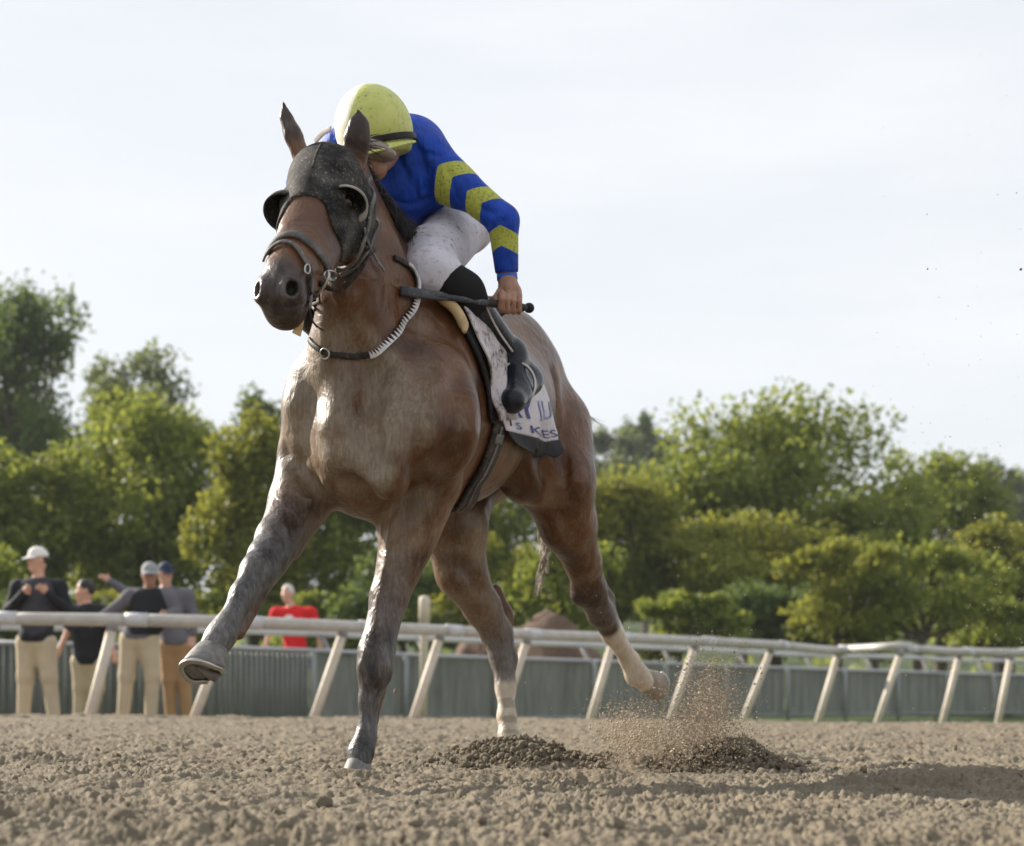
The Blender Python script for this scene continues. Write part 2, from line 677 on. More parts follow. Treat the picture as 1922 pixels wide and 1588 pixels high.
def scatter(name, P, S, seed, mat, sub=1, stretch=None):
    r = np.random.default_rng(seed)
    L = [lump(seed + k, sub) for k in range(7)]
    VV, FF, n = [], [], 0
    for k in range(7):
        sel = np.arange(k, len(P), 7)
        if not len(sel):
            continue
        V, F = L[k]
        q = r.normal(0, 1, (len(sel), 4))
        q /= np.linalg.norm(q, axis=1, keepdims=True)
        w, x, y, z = q.T
        M = np.stack([1 - 2 * (y * y + z * z), 2 * (x * y - z * w), 2 * (x * z + y * w), 2 * (x * y + z * w), 1 - 2 * (x * x + z * z), 2 * (y * z - x * w),
                      2 * (x * z - y * w), 2 * (y * z + x * w), 1 - 2 * (x * x + y * y)], -1).reshape(-1, 3, 3)
        W = np.einsum('nij,vj->nvi', M, V) * S[sel][:, None, None] + P[sel][:, None, :]
        VV.append(W.reshape(-1, 3))
        FF.append((F[None] + (np.arange(len(sel)) * len(V))[:, None, None] + n).reshape(-1, 3))
        n += len(sel) * len(V)
    return np_obj(name, np.concatenate(VV), np.concatenate(FF), mat, None, sub > 1)


r_ = np.random.default_rng(5)
n_ = 900
yq = 2.1 * (12 / 2.1) ** (r_.random(n_) ** .9)
xq = (r_.random(n_) * 2 - 1) * (.38 * yq + .3)
sq = .003 + .010 * r_.random(n_) ** 5 + .0008 * yq * r_.random(n_) ** 3
zq, mq = track_height(xq, yq)
o = scatter('loose_clods', np.stack([xq, yq, zq + sq * .35], -1), sq, 21, M_DIRT)
attr(o, 'damp', np.full(len(o.data.vertices), .18))
tag(o, 'loose crumbs of brown dirt strewn over the track', None, None, 'stuff')
# crumbs on the two heaps thrown up by the hind feet
n_ = 3200
pick = r_.random(n_) < .5
xm = np.where(pick, r_.normal(.03, .135, n_), r_.normal(.75, .10, n_))
ym = np.where(pick, r_.normal(5.46, .13, n_), r_.normal(5.36, .12, n_))
zm, _ = track_height(xm, ym)
o = scatter('heap_crumbs', np.stack([xm, ym, zm + .004 + .012 * r_.random(n_) ** 2], -1), 0.0025 + .013 * r_.random(n_) ** 4, 33, M_DIRT)
attr(o, 'damp', np.repeat(.35, len(o.data.vertices)))
tag(o, 'dark damp crumbs piled in heaps behind the hooves', None, None, 'stuff')
# dirt in the air behind the hind feet
A, A2 = [], []
for px, py, sx, sy, n in ((1275, 1390, 56, 30, 1500), (1330, 1355, 26, 46, 1600), (1175, 1372, 30, 26, 700), (1240, 1402, 66, 20, 900), (1340, 1300, 30, 50, 600), (1300, 1290, 70, 50, 200), (1385, 1400, 24, 26, 500)):
    for _ in range(n):
        x, y = r_.normal(px, sx), r_.normal(py, sy)
        if y < 1446:
            A.append(at(x, y, 5.35 + r_.normal(0, .16)))
for px, py, sx, sy, n in ((1270, 1374, 60, 36, 6200), (1325, 1340, 28, 50, 5200), (1178, 1366, 32, 28, 2600), (1345, 1300, 30, 52, 2000), (1300, 1270, 60, 50, 700)):
    q = r_.normal(0, 1, (n, 3))
    for a_, b_, c_ in q:
        if py + sy * b_ < 1448:
            A2.append(at(px + sx * a_, py + sy * b_, 5.32 + .2 * c_))
A2 = np.array(A2)
A2 = A2[A2[:, 2] > .0]
M_DRY = plain('dry_dirt', (.42, .335, .24), .95, var=.25)
o = scatter('dirt_dust', A2, .0009 + .0013 * r_.random(len(A2)) ** 2, 47, M_DRY, -1)
attr(o, 'damp', np.repeat(.0, len(o.data.vertices)))
tag(o, 'fine dusty grains drifting in the dirt spray', None, None, 'stuff')
A = np.array(A)
A = A[A[:, 2] > .0]
o = scatter('dirt_spray', A, .0014 + .0036 * r_.random(len(A)) ** 2.8, 45, M_DRY, 0)
attr(o, 'damp', np.repeat(.0, len(o.data.vertices)))
tag(o, 'spray of dry dirt flying up behind the raised hind hoof', None, None, 'stuff')
B = []
for px, py, sx, sy, n in ((1880, 1050, 90, 110, 420), (1700, 900, 150, 200, 150), (1800, 600, 110, 260, 110), (1350, 1180, 150, 120, 90), (1000, 1120, 150, 100, 60), (1910, 1180, 60, 70, 200)):
    for _ in range(n):
        B.append(at(r_.normal(px, sx), min(1330, r_.normal(py, sy)), r_.uniform(4.6, 7.5)))
B = np.array(B)
o = scatter('flying_specks', B, .0008 + .0020 * r_.random(len(B)) ** 3, 51, M_DRY, 0)
attr(o, 'damp', np.repeat(.15, len(o.data.vertices)))
tag(o, 'specks of dirt thrown high into the air behind the horse', None, None, 'stuff')
for i, (px, py, Y, s, lb) in enumerate([
        (1916, 506, 4.9, .005, 'single dark clod of dirt hanging against the sky at the right'),
        (742, 1297, 5.3, .009, 'pale round clod flying beside the planted foreleg'),
        (608, 1512, 3.55, .020, 'dark flat clod lying on the dirt below the planted foreleg'),
        (524, 1536, 3.25, .026, 'upright dark clod leaning on the dirt in front of the horse'),
        (1778, 1468, 4.4, .034, 'square brown clod at the edge of the shadow on the right'),
        (1390, 1408, 5.3, .042, 'big dark clod of torn dirt in the flying spray'),
        (1268, 1543, 3.1, .020, 'small dark clod lying below the heap of thrown dirt'),
        (232, 1545, 3.0, .040, 'broad pale clod in the blurred dirt at the lower left'),
        (1662, 1480, 4.15, .030, 'low dark clod inside the long shadow on the dirt')]):
    V, F = lump(90 + i, 3, .05)
    r3 = np.random.default_rng(i + 5)
    for _ in range(9):                                           # flat broken facets
        d = nrm(r3.normal(0, 1, 3))
        over = np.clip(V @ d - .62, 0, None)
        V = V - over[:, None] * d * .9
    c = at(px, py, Y)
    o = np_obj('dirt_clod', V * s, F, M_DIRT, None, False)
    o.location = tuple(c)
    attr(o, 'damp', np.repeat(.0 if i == 1 else .42, len(o.data.vertices)))
    tag(o, lb, 'dirt clod')

# ------------------------------------------------------------------ rails
t = NT('rail_paint')
t.P(Base_Color=t.mix(t.ramp(t.noise(9, 5), .3, .7), (.38, .355, .325), (.50, .475, .44)), Roughness=.45, Normal=t.bump(t.noise(30, 3), .1, .004))
M_RAIL = t.m
M_RAILW = plain('joint_sleeve_paint', (.52, .51, .52), .4, var=.1)
M_POST = plain('post_paint', (.56, .49, .40), .6, var=.12, scale=12)
M_UNDER = plain('weathered_post', (.26, .25, .25), .6)
RTOP = [(-330, 1150), (0, 1157), (250, 1160), (430, 1164), (645, 1172), (830, 1180), (990, 1188), (1150, 1194), (1310, 1201), (1450, 1208), (1575, 1221), (1690, 1215), (1800, 1221), (1922, 1223), (2130, 1229)]


def rail_Y(px, py, z):
    v = (HY - py) / FPX * CR + (px - CX) / FPX * SR
    return (z - CAMH) / v


rail = empty('safety_rail', tuple(at(900, 1185, 17.5)), 0, 'nearer white tubular track rail on slanted posts behind the horse', 'rail')
rp = np.array([at(a, b, rail_Y(a, b - (4 if i in (10,) else 0), .88)) for i, (a, b) in enumerate(RTOP)])
rs = spline(rp[:, :2], 400)
seg = np.concatenate([[0], np.cumsum(np.linalg.norm(np.diff(rs, axis=0), axis=1))])


def along(s):
    return np.array([np.interp(s, seg, rs[:, 0]), np.interp(s, seg, rs[:, 1])])


def station(px):
    q = (rs[:, 0] / rs[:, 1]) * FPX + CX
    return np.interp(px, q, seg)


joints = [-330, -120, 10, 255, 470, 690, 850, 1000, 1168, 1330, 1470, 1585, 1710, 1818, 1925, 2100]
for i in range(len(joints) - 1):
    s0, s1 = station(joints[i]), station(joints[i + 1])
    if s1 - s0 < .05:
        continue
    pts = []
    for s in np.linspace(s0, s1, 5):
        x, y = along(s)
        f = (s - s0) / (s1 - s0)
        z = .862 + (-.018 * f if joints[i] == 1470 else .0) + (.006 + .026 * f if joints[i] == 1585 else 0)
        pts.append((x, y, z))
    keep(mesh_obj('rail_tube', *tube(pts, .058, 16), M_RAIL), rail)
    e = along(s0 - .10), along(s0 + .10)
    keep(mesh_obj('joint_sleeve', *tube([(*e[0], .866), (*e[1], .864)], .063, 16), M_RAILW), rail)
tops = [(-300, 1150, -345), (-10, 1160, -70), (212, 1168, 166), (428, 1178, 363), (645, 1190, 588), (827, 1198, 775), (990, 1205, 940), (1150, 1212, 1108), (1305, 1220, 1258),
        (1448, 1226, 1395), (1573, 1234, 1536), (1690, 1232, 1648), (1800, 1240, 1770), (1897, 1243, 1874), (2010, 1247, 1990)]
for a, b, a2 in tops:
    x, y = along(station(a))
    Yt = y
    T_ = np.array((x, y, .83))
    B_ = at(a2, 1352, y - .10)
    d = (B_ - T_)
    B_ = T_ + d * ((T_[2] + .30) / (T_[2] - B_[2]))
    p = mesh_obj('slanted_post', *tube([T_, T_ + (B_ - T_) * .5, B_], (.046, .046, .046), 12), M_POST)
    keep(p, rail)
    keep(mesh_obj('bracket', *tube([T_ + (0, 0, .03), T_ + (B_ - T_) * .06], .052, 10), M_UNDER), rail)

# the second rail a few metres behind leans the other way
rail2 = empty('safety_rail', tuple(at(900, 1205, 21.5)), 0, 'farther white track rail seen just below the nearer one', 'rail')
R2 = [(px, py + (19 if px < 900 else 18)) for px, py in RTOP]
FTOP = [(-420, 1196), (0, 1204), (440, 1213), (860, 1231), (1150, 1240), (1440, 1251), (1922, 1266), (2160, 1271)]
FY = [rail_Y(a, b, .80) for a, b in FTOP]
p2 = np.array([at(a, b - (8 if i == 10 else 0), np.interp(a, [q[0] for q in FTOP], FY) + .40) for i, (a, b) in enumerate(R2)])
p2s = spline(p2, 60)
for i in range(0, 59, 4):
    q = p2s[i:i + 5]
    keep(mesh_obj('rail_tube', *tube(q, .050, 12), M_RAILW), rail2)
    x, y, z = p2s[i]
    keep(mesh_obj('slanted_post', *tube([(x, y, z - .04), (x + .16, y + .05, z - .36), (x + .34, y + .1, -.3)], .038, 10), M_UNDER), rail2)

# barrier fence behind the rails
M_BAR = plain('grey_fence_bars', (.26, .275, .27), .55)
t = NT('green_screen_fabric')
ws = t.n('Mapping', Vector=t.pos(), Scale=(1, 1, .12)).outputs['Vector']
t.P(Base_Color=t.mix(t.ramp(t.noise(6.5, 5, .7, ws), .34, .66), (.115, .122, .100), (.245, .250, .215)), Roughness=.8, Normal=t.bump(t.noise(5, 3, .5, ws), .5, .05))
M_SCREEN = t.m
M_CAPR = plain('grey_cap_rail', (.42, .42, .45), .5)
fp = np.array([at(a, b, rail_Y(a, b, .80)) for a, b in FTOP])
fp = spline(fp[:, :2], 300)
fs = np.concatenate([[0], np.cumsum(np.linalg.norm(np.diff(fp, axis=0), axis=1))])
npan = int(fs[-1] / 2.2)
FWHERE = ['behind the man in the white cap', 'behind the man in the black polo shirt', 'behind the men in the grey and navy caps', 'left of the man in red', 'in front of the man in red', 'right of the planted foreleg',
          'behind the upright wooden post', 'beside the planted hind leg', 'between the two hind legs', 'behind the raised hind hoof', 'behind the flying dirt', 'right of the flying dirt', 'under the dip in the rail',
          'under the raised joint of the rail', 'second from the right edge', 'at the right edge of the picture', 'beyond the right edge']
for k in range(npan):
    s0, s1 = fs[-1] * k / npan, fs[-1] * (k + 1) / npan
    P_ = lambda s: np.array([np.interp(s, fs, fp[:, 0]), np.interp(s, fs, fp[:, 1])])
    a, b = P_(s0 + .02), P_(s1 - .02)
    pxm = (a[0] + b[0]) / (a[1] + b[1]) * FPX + CX
    open_ = pxm < 640
    where = FWHERE.pop(0) if -130 < pxm < 2060 and FWHERE else 'outside the picture'
    fn = empty('barrier_fence', (a[0], a[1], -.3), 0, ('grey barrier panel of upright bars ' if open_ else 'grey green screened barrier panel ') + where, 'fence panel', 'fence panels behind the rails')
    d = nrm(np.array((*(b - a), 0)))
    keep(mesh_obj('cap_rail', *tube([(*a, .785), (*b, .785)], .030, 8), M_CAPR), fn)
    keep(mesh_obj('bottom_rail', *tube([(*a, -.16), (*b, -.16)], .02, 8), M_BAR), fn)
    for e in (a, b):
        keep(mesh_obj('fence_post', *tube([(*e, -.30), (*e, .785)], .028, 8), M_BAR), fn)
    L_ = np.linalg.norm(b - a)
    nb = 25
    if open_:
        me = None
        for i in range(1, nb):
            q = a + (b - a) * i / nb
            if me is None:
                V, F = tube([(0, 0, -.16), (0, 0, .785)], .012, 6)
                br = mesh_obj('bar', V, F, M_BAR)
                me = br.data
            else:
                br = link(bpy.data.objects.new('bar', me))
            br.location = (q[0], q[1], 0)
            br.parent = fn
            br.matrix_parent_inverse = Matrix.Translation(fn.location).inverted()
    if True:
        V, F, m_ = [], [], 45
        nn = np.array((-d[1], d[0], 0))
        for i in range(m_ + 1):
            q = np.array((*(a + (b - a) * i / m_), 0)) - nn * (-.06 + .010 * math.sin(i * 1.9 + k) + .006 * math.sin(i * .7))
            V += [q + (0, 0, -.2), q + (0, 0, .755), q + nn * .004 + (0, 0, -.2), q + nn * .004 + (0, 0, .755)]
        for i in range(m_):
            F += [[4 * i, 4 * i + 4, 4 * i + 5, 4 * i + 1], [4 * i + 2, 4 * i + 3, 4 * i + 7, 4 * i + 6]]
        keep(mesh_obj('screen', V, F, M_SCREEN), fn)
# grass tufts in front of the fence by the men
gv, gf = [], []
for i in range(2600):
    x, y = r_.uniform(-7, -2.5), r_.uniform(16.6, 19.5)
    a, h = r_.random() * 6.28, r_.uniform(.05, .16)
    b = len(gv)
    gv += [(x, y, -.3), (x + .02 * math.cos(a), y + .02 * math.sin(a), -.3), (x + r_.normal(0, .03), y + r_.normal(0, .03), -.3 + h + .12)]
    gf.append((b, b + 1, b + 2))
t = NT('grass_blades')
t.P(Base_Color=t.mix(t.noise(8, 3), (.06, .12, .02), (.13, .20, .04)), Roughness=.8)
o = mesh_obj('grass', gv, gf, t.m)
tag(o, 'bright green grass at the feet of the men by the rail', None, None, 'stuff')

wp = empty('marker_post', tuple(at(795, 1350, 19.2)), 0, 'pale upright wooden post with rounded top behind the rail', 'post')
wb = at(795, 1340, 19.2)
keep(mesh_obj('shaft', *tube([(wb[0], wb[1], -.3), (wb[0], wb[1], .95), (wb[0], wb[1], 1.02)], (.050, .050, .062), 14), M_POST), wp)
zt = at(795, 1118, 19.2)[2]
keep(mesh_obj('rounded_top', *tube([(wb[0], wb[1], 1.02), (wb[0], wb[1], zt - .05), (wb[0], wb[1], zt - .015), (wb[0], wb[1], zt)], (.068, .068, .056, .02), 14), M_POST), wp)

# heap of brown mulch in front of the trees
V, F = lump(3, 4, .02)
V = V * np.array((2.3, 1.6, 1.0))
V = V[:, :] + .0
mz = np.clip(V[:, 2], 0, None)
V[:, 2] = mz * 2.75 * (1 + .1 * np.sin(V[:, 0] * 3))
V = V + .06 * np.random.default_rng(2).normal(0, 1, V.shape)
t = NT('mulch')
t.P(Base_Color=t.mix(t.ramp(t.noise(14, 5, .65), .3, .7), (.085, .052, .034), (.16, .105, .075)), Roughness=.95)
o = np_obj('mulch_heap', V, F, t.m)
o.location = (at(1000, 1200, 36)[0], 36, -.3)
tag(o, 'rounded heap of brown mulch in front of the trees between the hind legs', 'mulch heap')

# ------------------------------------------------------------------ trees
def leaf_material(name, a, b, yel):
    t = NT(name)
    n = t.noise(.9, 4, .6)
    m = t.noise(7, 2, .6)
    c = t.mix(t.ramp(n, .3, .7), a, b)
    c = t.mix(t.ramp(m, .52, .75, 0, .55), c, yel)
    t.P(Base_Color=c, Roughness=.55, Specular_IOR_Level=.35)
    tr = t.n('BsdfTranslucent', Color=t.mix(.5, c, yel))
    ms = t.n('MixShader', Fac=.5)
    t.t.links.new(t.b.outputs[0], ms.inputs[1])
    t.t.links.new(tr.outputs[0], ms.inputs[2])
    t.t.links.new(ms.outputs[0], t.out.inputs['Surface'])
    return t.m


LM = {'dark': leaf_material('dark_leaves', (.060, .098, .028), (.100, .150, .042), (.22, .27, .06)),
      'mid': leaf_material('green_leaves', (.115, .160, .024), (.185, .235, .038), (.40, .41, .07)),
      'yellow': leaf_material('yellow_green_leaves', (.130, .165, .018), (.220, .250, .032), (.42, .38, .07)),
      'pale': leaf_material('olive_leaves', (.090, .120, .042), (.145, .175, .066), (.26, .29, .10))}
M_BARK = plain('bark', (.085, .065, .048), .9, var=.3, scale=6)


def tree(name, label, cx, half, top, base, Y, kind, leaves, leaf=.17, seed=0, lobes=12, airy=0.0, group='trees beyond the track', depth=.8):
    """cx, half, top, base: photo pixels of the crown; Y: distance. Trunk with limbs, crown of leaf sprays round the limb ends."""
    r = np.random.default_rng(seed + 100)
    half = half * 1.10
    P0, P1 = at(cx, base, Y), at(cx, top, Y)
    w, zt, zb = half * Y / FPX, P1[2], max(P0[2], .1)
    x0 = (P0[0] + P1[0]) / 2
    root = empty(name, (x0, Y, -.3), 0, label, 'tree', group)
    H_ = zt - zb
    ends = []
    for i in range(lobes):
        for _ in range(30):
            e = r.normal(0, 1, 3)
            e = e / np.linalg.norm(e) * r.random() ** .4
            if e[2] > -.85:
                break
        prof = 1.12 if e[2] > .0 else 1.0
        ends.append(np.array((x0 + e[0] * w * .80 * prof, Y + e[1] * w * .80 * depth, zb + H_ * .46 + e[2] * H_ * .40)))
    tops = sorted(ends, key=lambda q: -q[2])
    for q_ in (-.42, -.05, .38):
        ends.append(np.array((x0 + (q_ + r.normal(0, .08)) * w, Y + r.normal(0, .1) * w, zt - H_ * (.12 + .16 * abs(q_) + .05 * r.random()))))
    bag = Bag()
    hub = np.array((x0, Y, zb + H_ * .18))
    bag.add(tube(spline([(x0, Y, -.35), (x0 + r.normal(0, .1), Y, (zb + hub[2]) * .4), hub], 8), np.linspace(.030 * H_ + .06, .02 * H_ + .03, 8), 9))
    V, F = [], []
    per = leaves // len(ends)
    for e in ends:
        mid = (hub + e) / 2 + r.normal(0, w * .08, 3)
        bag.add(tube(spline([hub, mid, e], 7), np.linspace(.012 * H_ + .02, .012, 7), 6, False))
        rad = np.array((w * .42, w * .42 * depth, H_ * .19)) * r.uniform(.75, 1.25)
        nsub = 9
        sb_ = r.normal(0, 1, (nsub, 3))
        sub = e + sb_ / np.linalg.norm(sb_, axis=1, keepdims=True) * (r.random((nsub, 1)) ** .45) * rad * .78
        which = r.integers(0, nsub, per)
        q = r.normal(0, 1, (per, 3))
        q = q / np.linalg.norm(q, axis=1, keepdims=True) * (r.random((per, 1)) ** .5)
        V.append(sub[which] + q * rad * (.58 - .16 * airy) + (r.normal(0, .12, (per, 3)) * rad if airy else 0))
    keep(bag.obj('trunk', M_BARK), root)
    C_ = np.concatenate(V)
    C_ = C_[C_[:, 2] > .05]
    n = len(C_)
    s = leaf * 1.35 * r.uniform(.6, 1.35, n)
    a = r.normal(0, 1, (n, 3))
    a /= np.linalg.norm(a, axis=1, keepdims=True)
    b = np.cross(a, r.normal(0, 1, (n, 3)))
    b /= np.linalg.norm(b, axis=1, keepdims=True)
    W = np.stack([C_ - a * s[:, None] * .5, C_ + b * s[:, None] * .30, C_ + a * s[:, None] * .5, C_ - b * s[:, None] * .30], 1).reshape(-1, 3)
    keep(np_obj('crown', W, np.arange(4 * n).reshape(n, 4), LM[kind], None, False), root)
    return root


TREES = [
    ('tall_tree', 'tall dark loose-crowned tree at the left edge of the picture', 35, 150, 512, 960, 74, 'dark', 11000, .22, 1, 20, 1),
    ('airy_tree', 'olive thin-topped tree behind the bushy green tree at the left', 262, 130, 652, 980, 84, 'pale', 8000, .24, 2, 16, 1),
    ('bushy_tree', 'broad bushy bright green tree behind the man in red', 290, 185, 735, 1205, 52, 'mid', 16000, .17, 3, 20, 0),
    ('bushy_tree', 'rounded bushy tree rising behind the man in the white cap', 40, 150, 835, 1210, 50, 'mid', 13000, .17, 4, 16, 0),
    ('dark_tree', 'dark tree top showing between the bushy green tree and the horse', 480, 75, 735, 1150, 66, 'dark', 6000, .2, 5, 10, 0),
    ('yellowing_tree', 'yellow green tree with drooping sprays beside the chest of the horse', 478, 110, 775, 1200, 46, 'yellow', 11000, .15, 6, 14, 0),
    ('shady_tree', 'shady green tree seen under the belly between the forelegs', 640, 150, 850, 1215, 48, 'mid', 12000, .15, 7, 14, 0),
    ('shady_tree', 'dark green tree seen between the hind legs', 880, 150, 860, 1215, 52, 'mid', 12000, .16, 8, 14, 0),
    ('leafy_tree', 'low yellow green tree right of the raised hind leg', 1165, 125, 905, 1215, 50, 'yellow', 10000, .15, 9, 14, 0),
    ('leafy_tree', 'largest round-topped green tree in the right half', 1455, 265, 738, 1200, 56, 'mid', 24000, .18, 10, 40, 0),
    ('leafy_tree', 'low bushy tree in front of the largest round-topped tree', 1400, 190, 960, 1215, 50, 'yellow', 11000, .15, 11, 16, 0),
    ('leafy_tree', 'green tree with a thin yellowing tip right of the largest tree', 1765, 125, 830, 1215, 60, 'mid', 12000, .17, 12, 20, 0),
    ('leafy_tree', 'low green tree under the largest round-topped tree', 1640, 150, 930, 1220, 52, 'mid', 10000, .16, 13, 14, 0),
    ('leafy_tree', 'pale bushy tree at the right edge above the rail', 1885, 105, 985, 1220, 47, 'yellow', 9000, .15, 14, 12, 0),
    ('distant_tree', 'hazy distant tree on the far slope behind the rump of the horse', 1150, 75, 788, 1010, 150, 'pale', 5000, .40, 15, 12, 0),
    ('distant_tree', 'hazy distant tree with a pointed top beside the largest tree', 1215, 60, 775, 1010, 158, 'dark', 4000, .42, 16, 10, 1),
    ('distant_tree', 'hazy distant tree on the far slope at the right edge', 1870, 75, 868, 1050, 150, 'dark', 5000, .40, 17, 12, 0),
    ('distant_tree', 'hazy pale tree rounding the far slope right of the yellowing tip', 1790, 75, 872, 1060, 165, 'pale', 5000, .42, 18, 12, 0),
    ('distant_tree', 'hazy distant tree at the far right end of the slope', 1960, 60, 880, 1050, 150, 'pale', 4000, .4, 19, 10, 0),
    ('distant_tree', 'hazy tall tree closing the gap at the left above the bushy tree', 120, 120, 790, 1080, 120, 'dark', 5000, .36, 20, 12, 0)]
for (nm, lb, cx, half, top, base, Y, kind, lv, lf, sd, lobes, airy) in TREES:
    tree(nm, lb, cx, half, top, base, Y, kind, int(lv * 1.45), lf, sd, lobes, airy)
# scrub closing the foot of the trees
r2 = np.random.default_rng(77)
SCRUB = ['left of the man in the white cap', 'between the men in the white and grey caps', 'behind the raised foreleg', 'above the man in red', 'between the forelegs of the horse', 'between the post and the planted hind leg',
         'at the mulch heap', 'just right of the raised hind leg', 'above the flying dirt', 'right of the flying dirt', 'above the dip in the rail', 'near the right edge', 'cut by the right edge']
for i in range(13):
    px = -60 + i * 165 + r2.uniform(-30, 30)
    tree('scrub_bush', ('green', 'dark', 'yellow green', 'green')[i % 4] + ' scrub bush above the rail ' + SCRUB[i], px, r2.uniform(95, 150), 1075 + r2.uniform(-75, 60), 1240, 42 + r2.uniform(-2, 3), ('mid', 'dark', 'yellow', 'mid')[i % 4], 5200, .13, 40 + i, 9, 0,
         'scrub bushes along the foot of the trees', .6)
# wooded slope far behind
V, F = [], []
for j in range(12):
    for i in range(60):
        x = -130 + 260 * i / 59
        y = 185 + 8 * j
        V.append((x, y, -.3 + 21 * math.sin(min(1, j / 9) * math.pi / 2) * (.75 + .25 * math.sin(x * .045 + 1.0)) + r2.normal(0, .5)))
for j in range(11):
    for i in range(59):
        F.append((j * 60 + i, j * 60 + i + 1, (j + 1) * 60 + i + 1, (j + 1) * 60 + i))
o = mesh_obj('hill', V, F, M_TURF)
tag(o, 'low wooded slope far behind the trees', None, None, 'structure')
hv = np.array(V)
q = hv[r2.integers(0, len(hv), 9000)] + r2.normal(0, 2.2, (9000, 3)) * (1, 1, .55)
a = r2.normal(0, 1, (9000, 3))
a /= np.linalg.norm(a, axis=1, keepdims=True)
b = np.cross(a, r2.normal(0, 1, (9000, 3)))
b /= np.linalg.norm(b, axis=1, keepdims=True)
W = np.stack([q - a * .9, q + b * .6, q + a * .9, q - b * .6], 1).reshape(-1, 3)
o = np_obj('far_woods', W, np.arange(36000).reshape(-1, 4), LM['mid'], None, False)
tag(o, 'distant woods covering the slope', None, None, 'stuff')
# ------------------------------------------------------------------ the racehorse
FWD = np.array((-0.347, -0.938, 0.0))
LFT = np.array((0.938, -0.347, 0.0))
UP = np.array((0.0, 0.0, 1.0))
BM = np.stack([FWD, LFT, UP])


def bp(Y, l, z):
    return np.array((-0.434 + (Y - 4.8) * 0.37, Y, z)) + l * LFT


def tilt(M, axis, deg):
    return np.array([Matrix.Rotation(R(deg), 3, Vector(axis)) @ Vector(r) for r in M])


H = []
# barrel, loin, rump
H += [Ell(bp(5.02, 0, 1.17), (.42, .235, .385), BM, .06),
      Ell(bp(5.30, 0, 1.20), (.46, .280, .340), BM, .08),
      Ell(bp(5.62, 0, 1.27), (.44, .255, .245), BM, .10),
      Ell(bp(5.90, 0, 1.36), (.32, .208, .278), BM, .08),
      Ell(bp(5.98, .065, 1.22), (.25, .12, .26), BM, .06),
      Ell(bp(6.00, -.10, 1.24), (.27, .15, .27), BM, .06),
      Ell(bp(4.80, 0, .93), (.20, .15, .165), BM, .08)]
# withers and croup ridges
H += [Cone(bp(4.98, 0, 1.47), bp(5.35, 0, 1.48), .10, .09, .12),
      Cone(bp(5.62, 0, 1.46), bp(5.88, 0, 1.555), .08, .085, .10)]
# breast and shoulders
H += [Ell(at(690, 770, 4.84), (.20, .23, .27), BM, .08),
      Cone(at(836, 560, 5.10), at(800, 800, 4.70), .11, .135, .08),
      Cone(at(700, 560, 5.18), at(602, 775, 4.85), .10, .105, .07),
      Ell(at(806, 790, 4.69), (.13, .125, .19), BM, .10),
      Ell(at(596, 765, 4.82), (.11, .088, .15), BM, .05),
      Ell(at(650, 815, 4.67), (.080, .092, .135), BM, .06),
      Ell(at(722, 850, 4.61), (.085, .088, .135), BM, .045)]
H += [Cone(at(698, 690, 4.50), at(694, 860, 4.485), .016, .024, .05, sub=True),
      Cone(at(640, 905, 4.55), at(694, 925, 4.54), .03, .02, .06, sub=True)]
# neck
NB, NM, NP = at(705, 625, 4.90), at(676, 490, 4.72), at(640, 340, 4.58)
H += [Cone(at(716, 660, 4.94), NM, .19, .138, .10, (LFT, .80)),
      Cone(NM, NP, .138, .092, .06, (LFT, .78)),
      Cone(at(660, 665, 4.72), at(655, 520, 4.58), .115, .080, .08),
      Cone(at(640, 690, 4.68), at(640, 560, 4.55), .075, .045, .05),
      Cone(at(756, 540, 5.06), at(655, 330, 4.64), .075, .040, .08)]
H += [Cone(at(600, 640, 4.50), at(617, 600, 4.47), .02, .014, .03, sub=True)]
# head
H_NECK = len(H)
EYL = at(646, 381, 4.345)
HF = nrm(at(528, 565, 4.05) - at(610, 290, 4.50))           # poll to muzzle
HS = nrm(np.cross(UP, HF))                                  # across the face
HS = HS if HS[0] > 0 else -HS
HN = nrm(np.cross(HF, HS))                                  # out of the face
HN = HN if HN[1] < 0 else -HN
HM = np.stack([HF, HS, HN])
HC = at(606, 345, 4.44)
EYR = EYL - 2 * HS * ((EYL - HC) @ HS)
H += [Ell(at(611, 338, 4.48), (.105, .098, .092), HM, .04),
      Cone(at(604, 360, 4.42), at(548, 500, 4.19), .092, .064, .04, (HS, .94)),
      Cone(at(552, 490, 4.20), at(528, 545, 4.10), .063, .058, .03),
      Cone(at(634, 385, 4.46), at(580, 505, 4.25), .092, .052, .04),
      Ell(at(655, 425, 4.46), (.115, .058, .085), HM, .04),
      Ell(at(588, 420, 4.44), (.10, .05, .08), HM, .04),
      Cone(at(590, 492, 4.28), at(545, 583, 4.13), .042, .040, .035),
      Ell(at(531, 566, 4.09), (.050, .056, .054), HM, .03),
      Ell(at(533, 592, 4.12), (.034, .046, .040), HM, .02),
      Ell(at(550, 543, 4.075), (.038, .030, .034), HM, .016),
      Ell(at(492, 545, 4.12), (.034, .022, .032), HM, .018),
      Cone(at(566, 425, 4.285), at(526, 505, 4.10), .030, .028, .03),
      Ell(EYL - HS * .012, (.036, .026, .034), HM, .02),
      Ell(EYR + HS * .012, (.036, .026, .034), HM, .02)]
# nostrils, mouth line
H += [Cone(at(505, 584, 4.03), at(574, 570, 4.07), .005, .006, .010, sub=True)]
